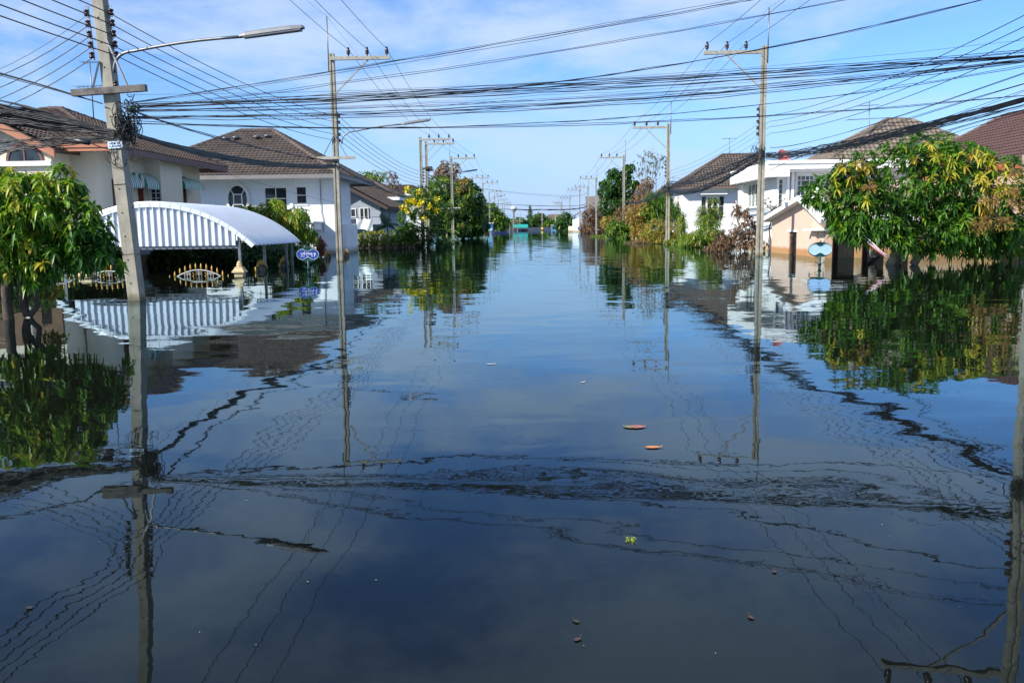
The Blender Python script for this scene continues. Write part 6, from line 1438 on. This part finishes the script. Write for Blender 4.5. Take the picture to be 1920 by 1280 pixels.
def boat(label, px, py, Y, col, L):
    x = (px-998.5)/1600*Y; bt_ = thing('small_boat', label, 'boat', (x, Y, 0), 'boats at the far water edge')
    m = MB(); vs = []; k = 9
    for i in range(k+1):
        f = i/k; w_ = .55*math.sin(math.pi*(.08+.84*f))**.6; z = .35+.25*(2*f-1)**2
        vs += [(x-L/2+L*f, Y-w_, z), (x-L/2+L*f, Y-w_*.6, -.12), (x-L/2+L*f, Y+w_*.6, -.12), (x-L/2+L*f, Y+w_, z)]
    m.add(vs, [(i*4+j, i*4+j+1, i*4+j+5, i*4+j+4) for i in range(k) for j in range(3)]); m.build('hull', M(col[0], col[1], .6, var=.2), bt_)
    for f in (.3, .6): MB().box(x-L/2+L*f-.12, x-L/2+L*f+.12, Y-.42, Y+.42, .26, .30).build('thwart', BARKPALE, bt_)
    return bt_
boat('dark blue boat moored under the far yellowish tree', 937, 435, 180, ('boat_blue', (.015, .035, .12)), 3.4)
boat('worn brown boat moored before the blue stall', 905, 438, 158, ('boat_brown', (.06, .04, .03)), 2.6)
fr = thing('pale_roofed_house', 'pale brown roof beyond the olive far tree', 'house', (10, 360, 0))
c = (8.839, 360, 6.17); MB().prism([(c[0]-6, 360, 3), (c[0]+7, 360, 3), (c[0]+2.5, 360, c[2]), (c[0]-2, 360, c[2])], (0, 8, 0)).build('roof', ROOF_G, fr); MB().box(c[0]-5, c[0]+6, 360.5, 367.5, 0, 2.99).build('wall', WHITE_W, fr)

# ------------------------------------------------------------------ things afloat
def leaf_thing(label, spec, cat='leaf', group='leaves floating on the flood'):
    t_ = thing('floating_leaf', label, cat, (*spec[0][0][:2], 0), group)
    for (c, L, W_, ang, mat) in spec:
        m = MB(); n = 14; ca, sa = math.cos(ang), math.sin(ang); vs = []
        for i in range(n):
            a = 2*math.pi*i/n; x, y = L/2*math.cos(a), W_/2*math.sin(a)*(1-.25*math.cos(a)); z = .004+.035*W_*abs(math.sin(a))+.012*W_*math.cos(a*2)+.012*W_
            vs.append((c[0]+x*ca-y*sa, c[1]+x*sa+y*ca, z))
        vs.append((c[0], c[1], .004)); m.add(vs, [(i, (i+1) % n, n) for i in range(n)], smooth=True)
        m.tube([(c[0]+L/2*ca, c[1]+L/2*sa, .012), (c[0]+L*.62*ca, c[1]+L*.62*sa, .008)], .0025, 4)
        m.build('blade', mat, t_)
    return t_
LP_, LO, LGY = M('pink_dry_leaf', (.40, .13, .10), .6, var=.3, scale=20), M('orange_leaf', (.55, .21, .06), .5, var=.2, scale=20), M('olive_leaf', (.20, .22, .06), .5, var=.3, scale=20)
leaf_thing('pink and olive pair of fallen leaves floating together in open water', [((0.707, 5.76, 0), .11, .085, .1, LP_), ((0.653, 5.762, 0), .08, .075, 2.6, LGY)])
leaf_thing('single orange leaf floating below the pink pair', [((0.741, 5.216, 0), .10, .055, .05, LO)])
leaf_thing('pale scrap of leaf floating far out in mid water', [((-0.433, 8.531, 0), .09, .04, .2, M('pale_leaf', (.55, .50, .36), .6))])
leaf_thing('small cream leaf afloat beneath the far reflections', [((0.434, 7.475, 0), .05, .025, .9, M('pale_leaf', None))])
dw = thing('duckweed_clump', 'small bright green clump of floating duckweed', 'water plant', (0.423, 3.629, 0))
c = (0.423, 3.629, 0); B = np.array([c])+rng.normal(0, 1, (60, 3))*np.array([.011, .015, 0])+np.array([0, 0, .006]); D = nrm(rng.normal(0, 1, (60, 3))*np.array([1, 1, .25])+np.array([0, 0, .2]))
leaf_object('leaflets', dw, foliage_mat('duckweed', [(0, (.16, .26, .02)), (1, (.42, .48, .05))]), B, D, rng.uniform(.007, .013, 60), rng.uniform(.006, .010, 60), np.zeros(60), rng.random(60), full=False)
m = MB(); g = random.Random(5)
for _ in range(50):
    y = 2.6*math.exp(g.random()*2.3); x = g.uniform(-.62, .62)*y; s = g.uniform(.002, .006)*(1+.05*y); a = g.uniform(0, 3.1); z = .004
    m.add([(x+s*math.cos(a), y+s*math.sin(a), z), (x-s*.5*math.sin(a), y+s*.5*math.cos(a), z), (x-s*math.cos(a), y-s*math.sin(a), z), (x+s*.5*math.sin(a), y-s*.5*math.cos(a), z)], [(0, 1, 2, 3)])
o = m.build('floating_specks', M('straw_speck', (.38, .33, .20), .7, var=.4, scale=30), kind='stuff'); o['label'] = 'tiny straw coloured specks scattered on the water'
DIMO, DIMP = M('sunken_olive_leaf', (.035, .038, .022), .8), M('sunken_pink_leaf', (.065, .034, .030), .8)
for (q, mat), lb in zip((((0.139, 2.849, 0), DIMO), ((0.138, 2.716, 0), DIMP), ((0.757, 2.876, 0), DIMP), ((0.952, 3.278, 0), DIMP), ((-1.882, 2.965, 0), DIMO)), ('dull olive sunken leaf low in dark water', 'dim brownish leaf under the olive one', 'dim pink leaf in the dark lower water', 'faint pinkish leaf by the reflected cables', 'pale curled leaf near the reflected big pole')):
    leaf_thing(lb, [(q, .03, .018, random.uniform(0, 3), mat)])
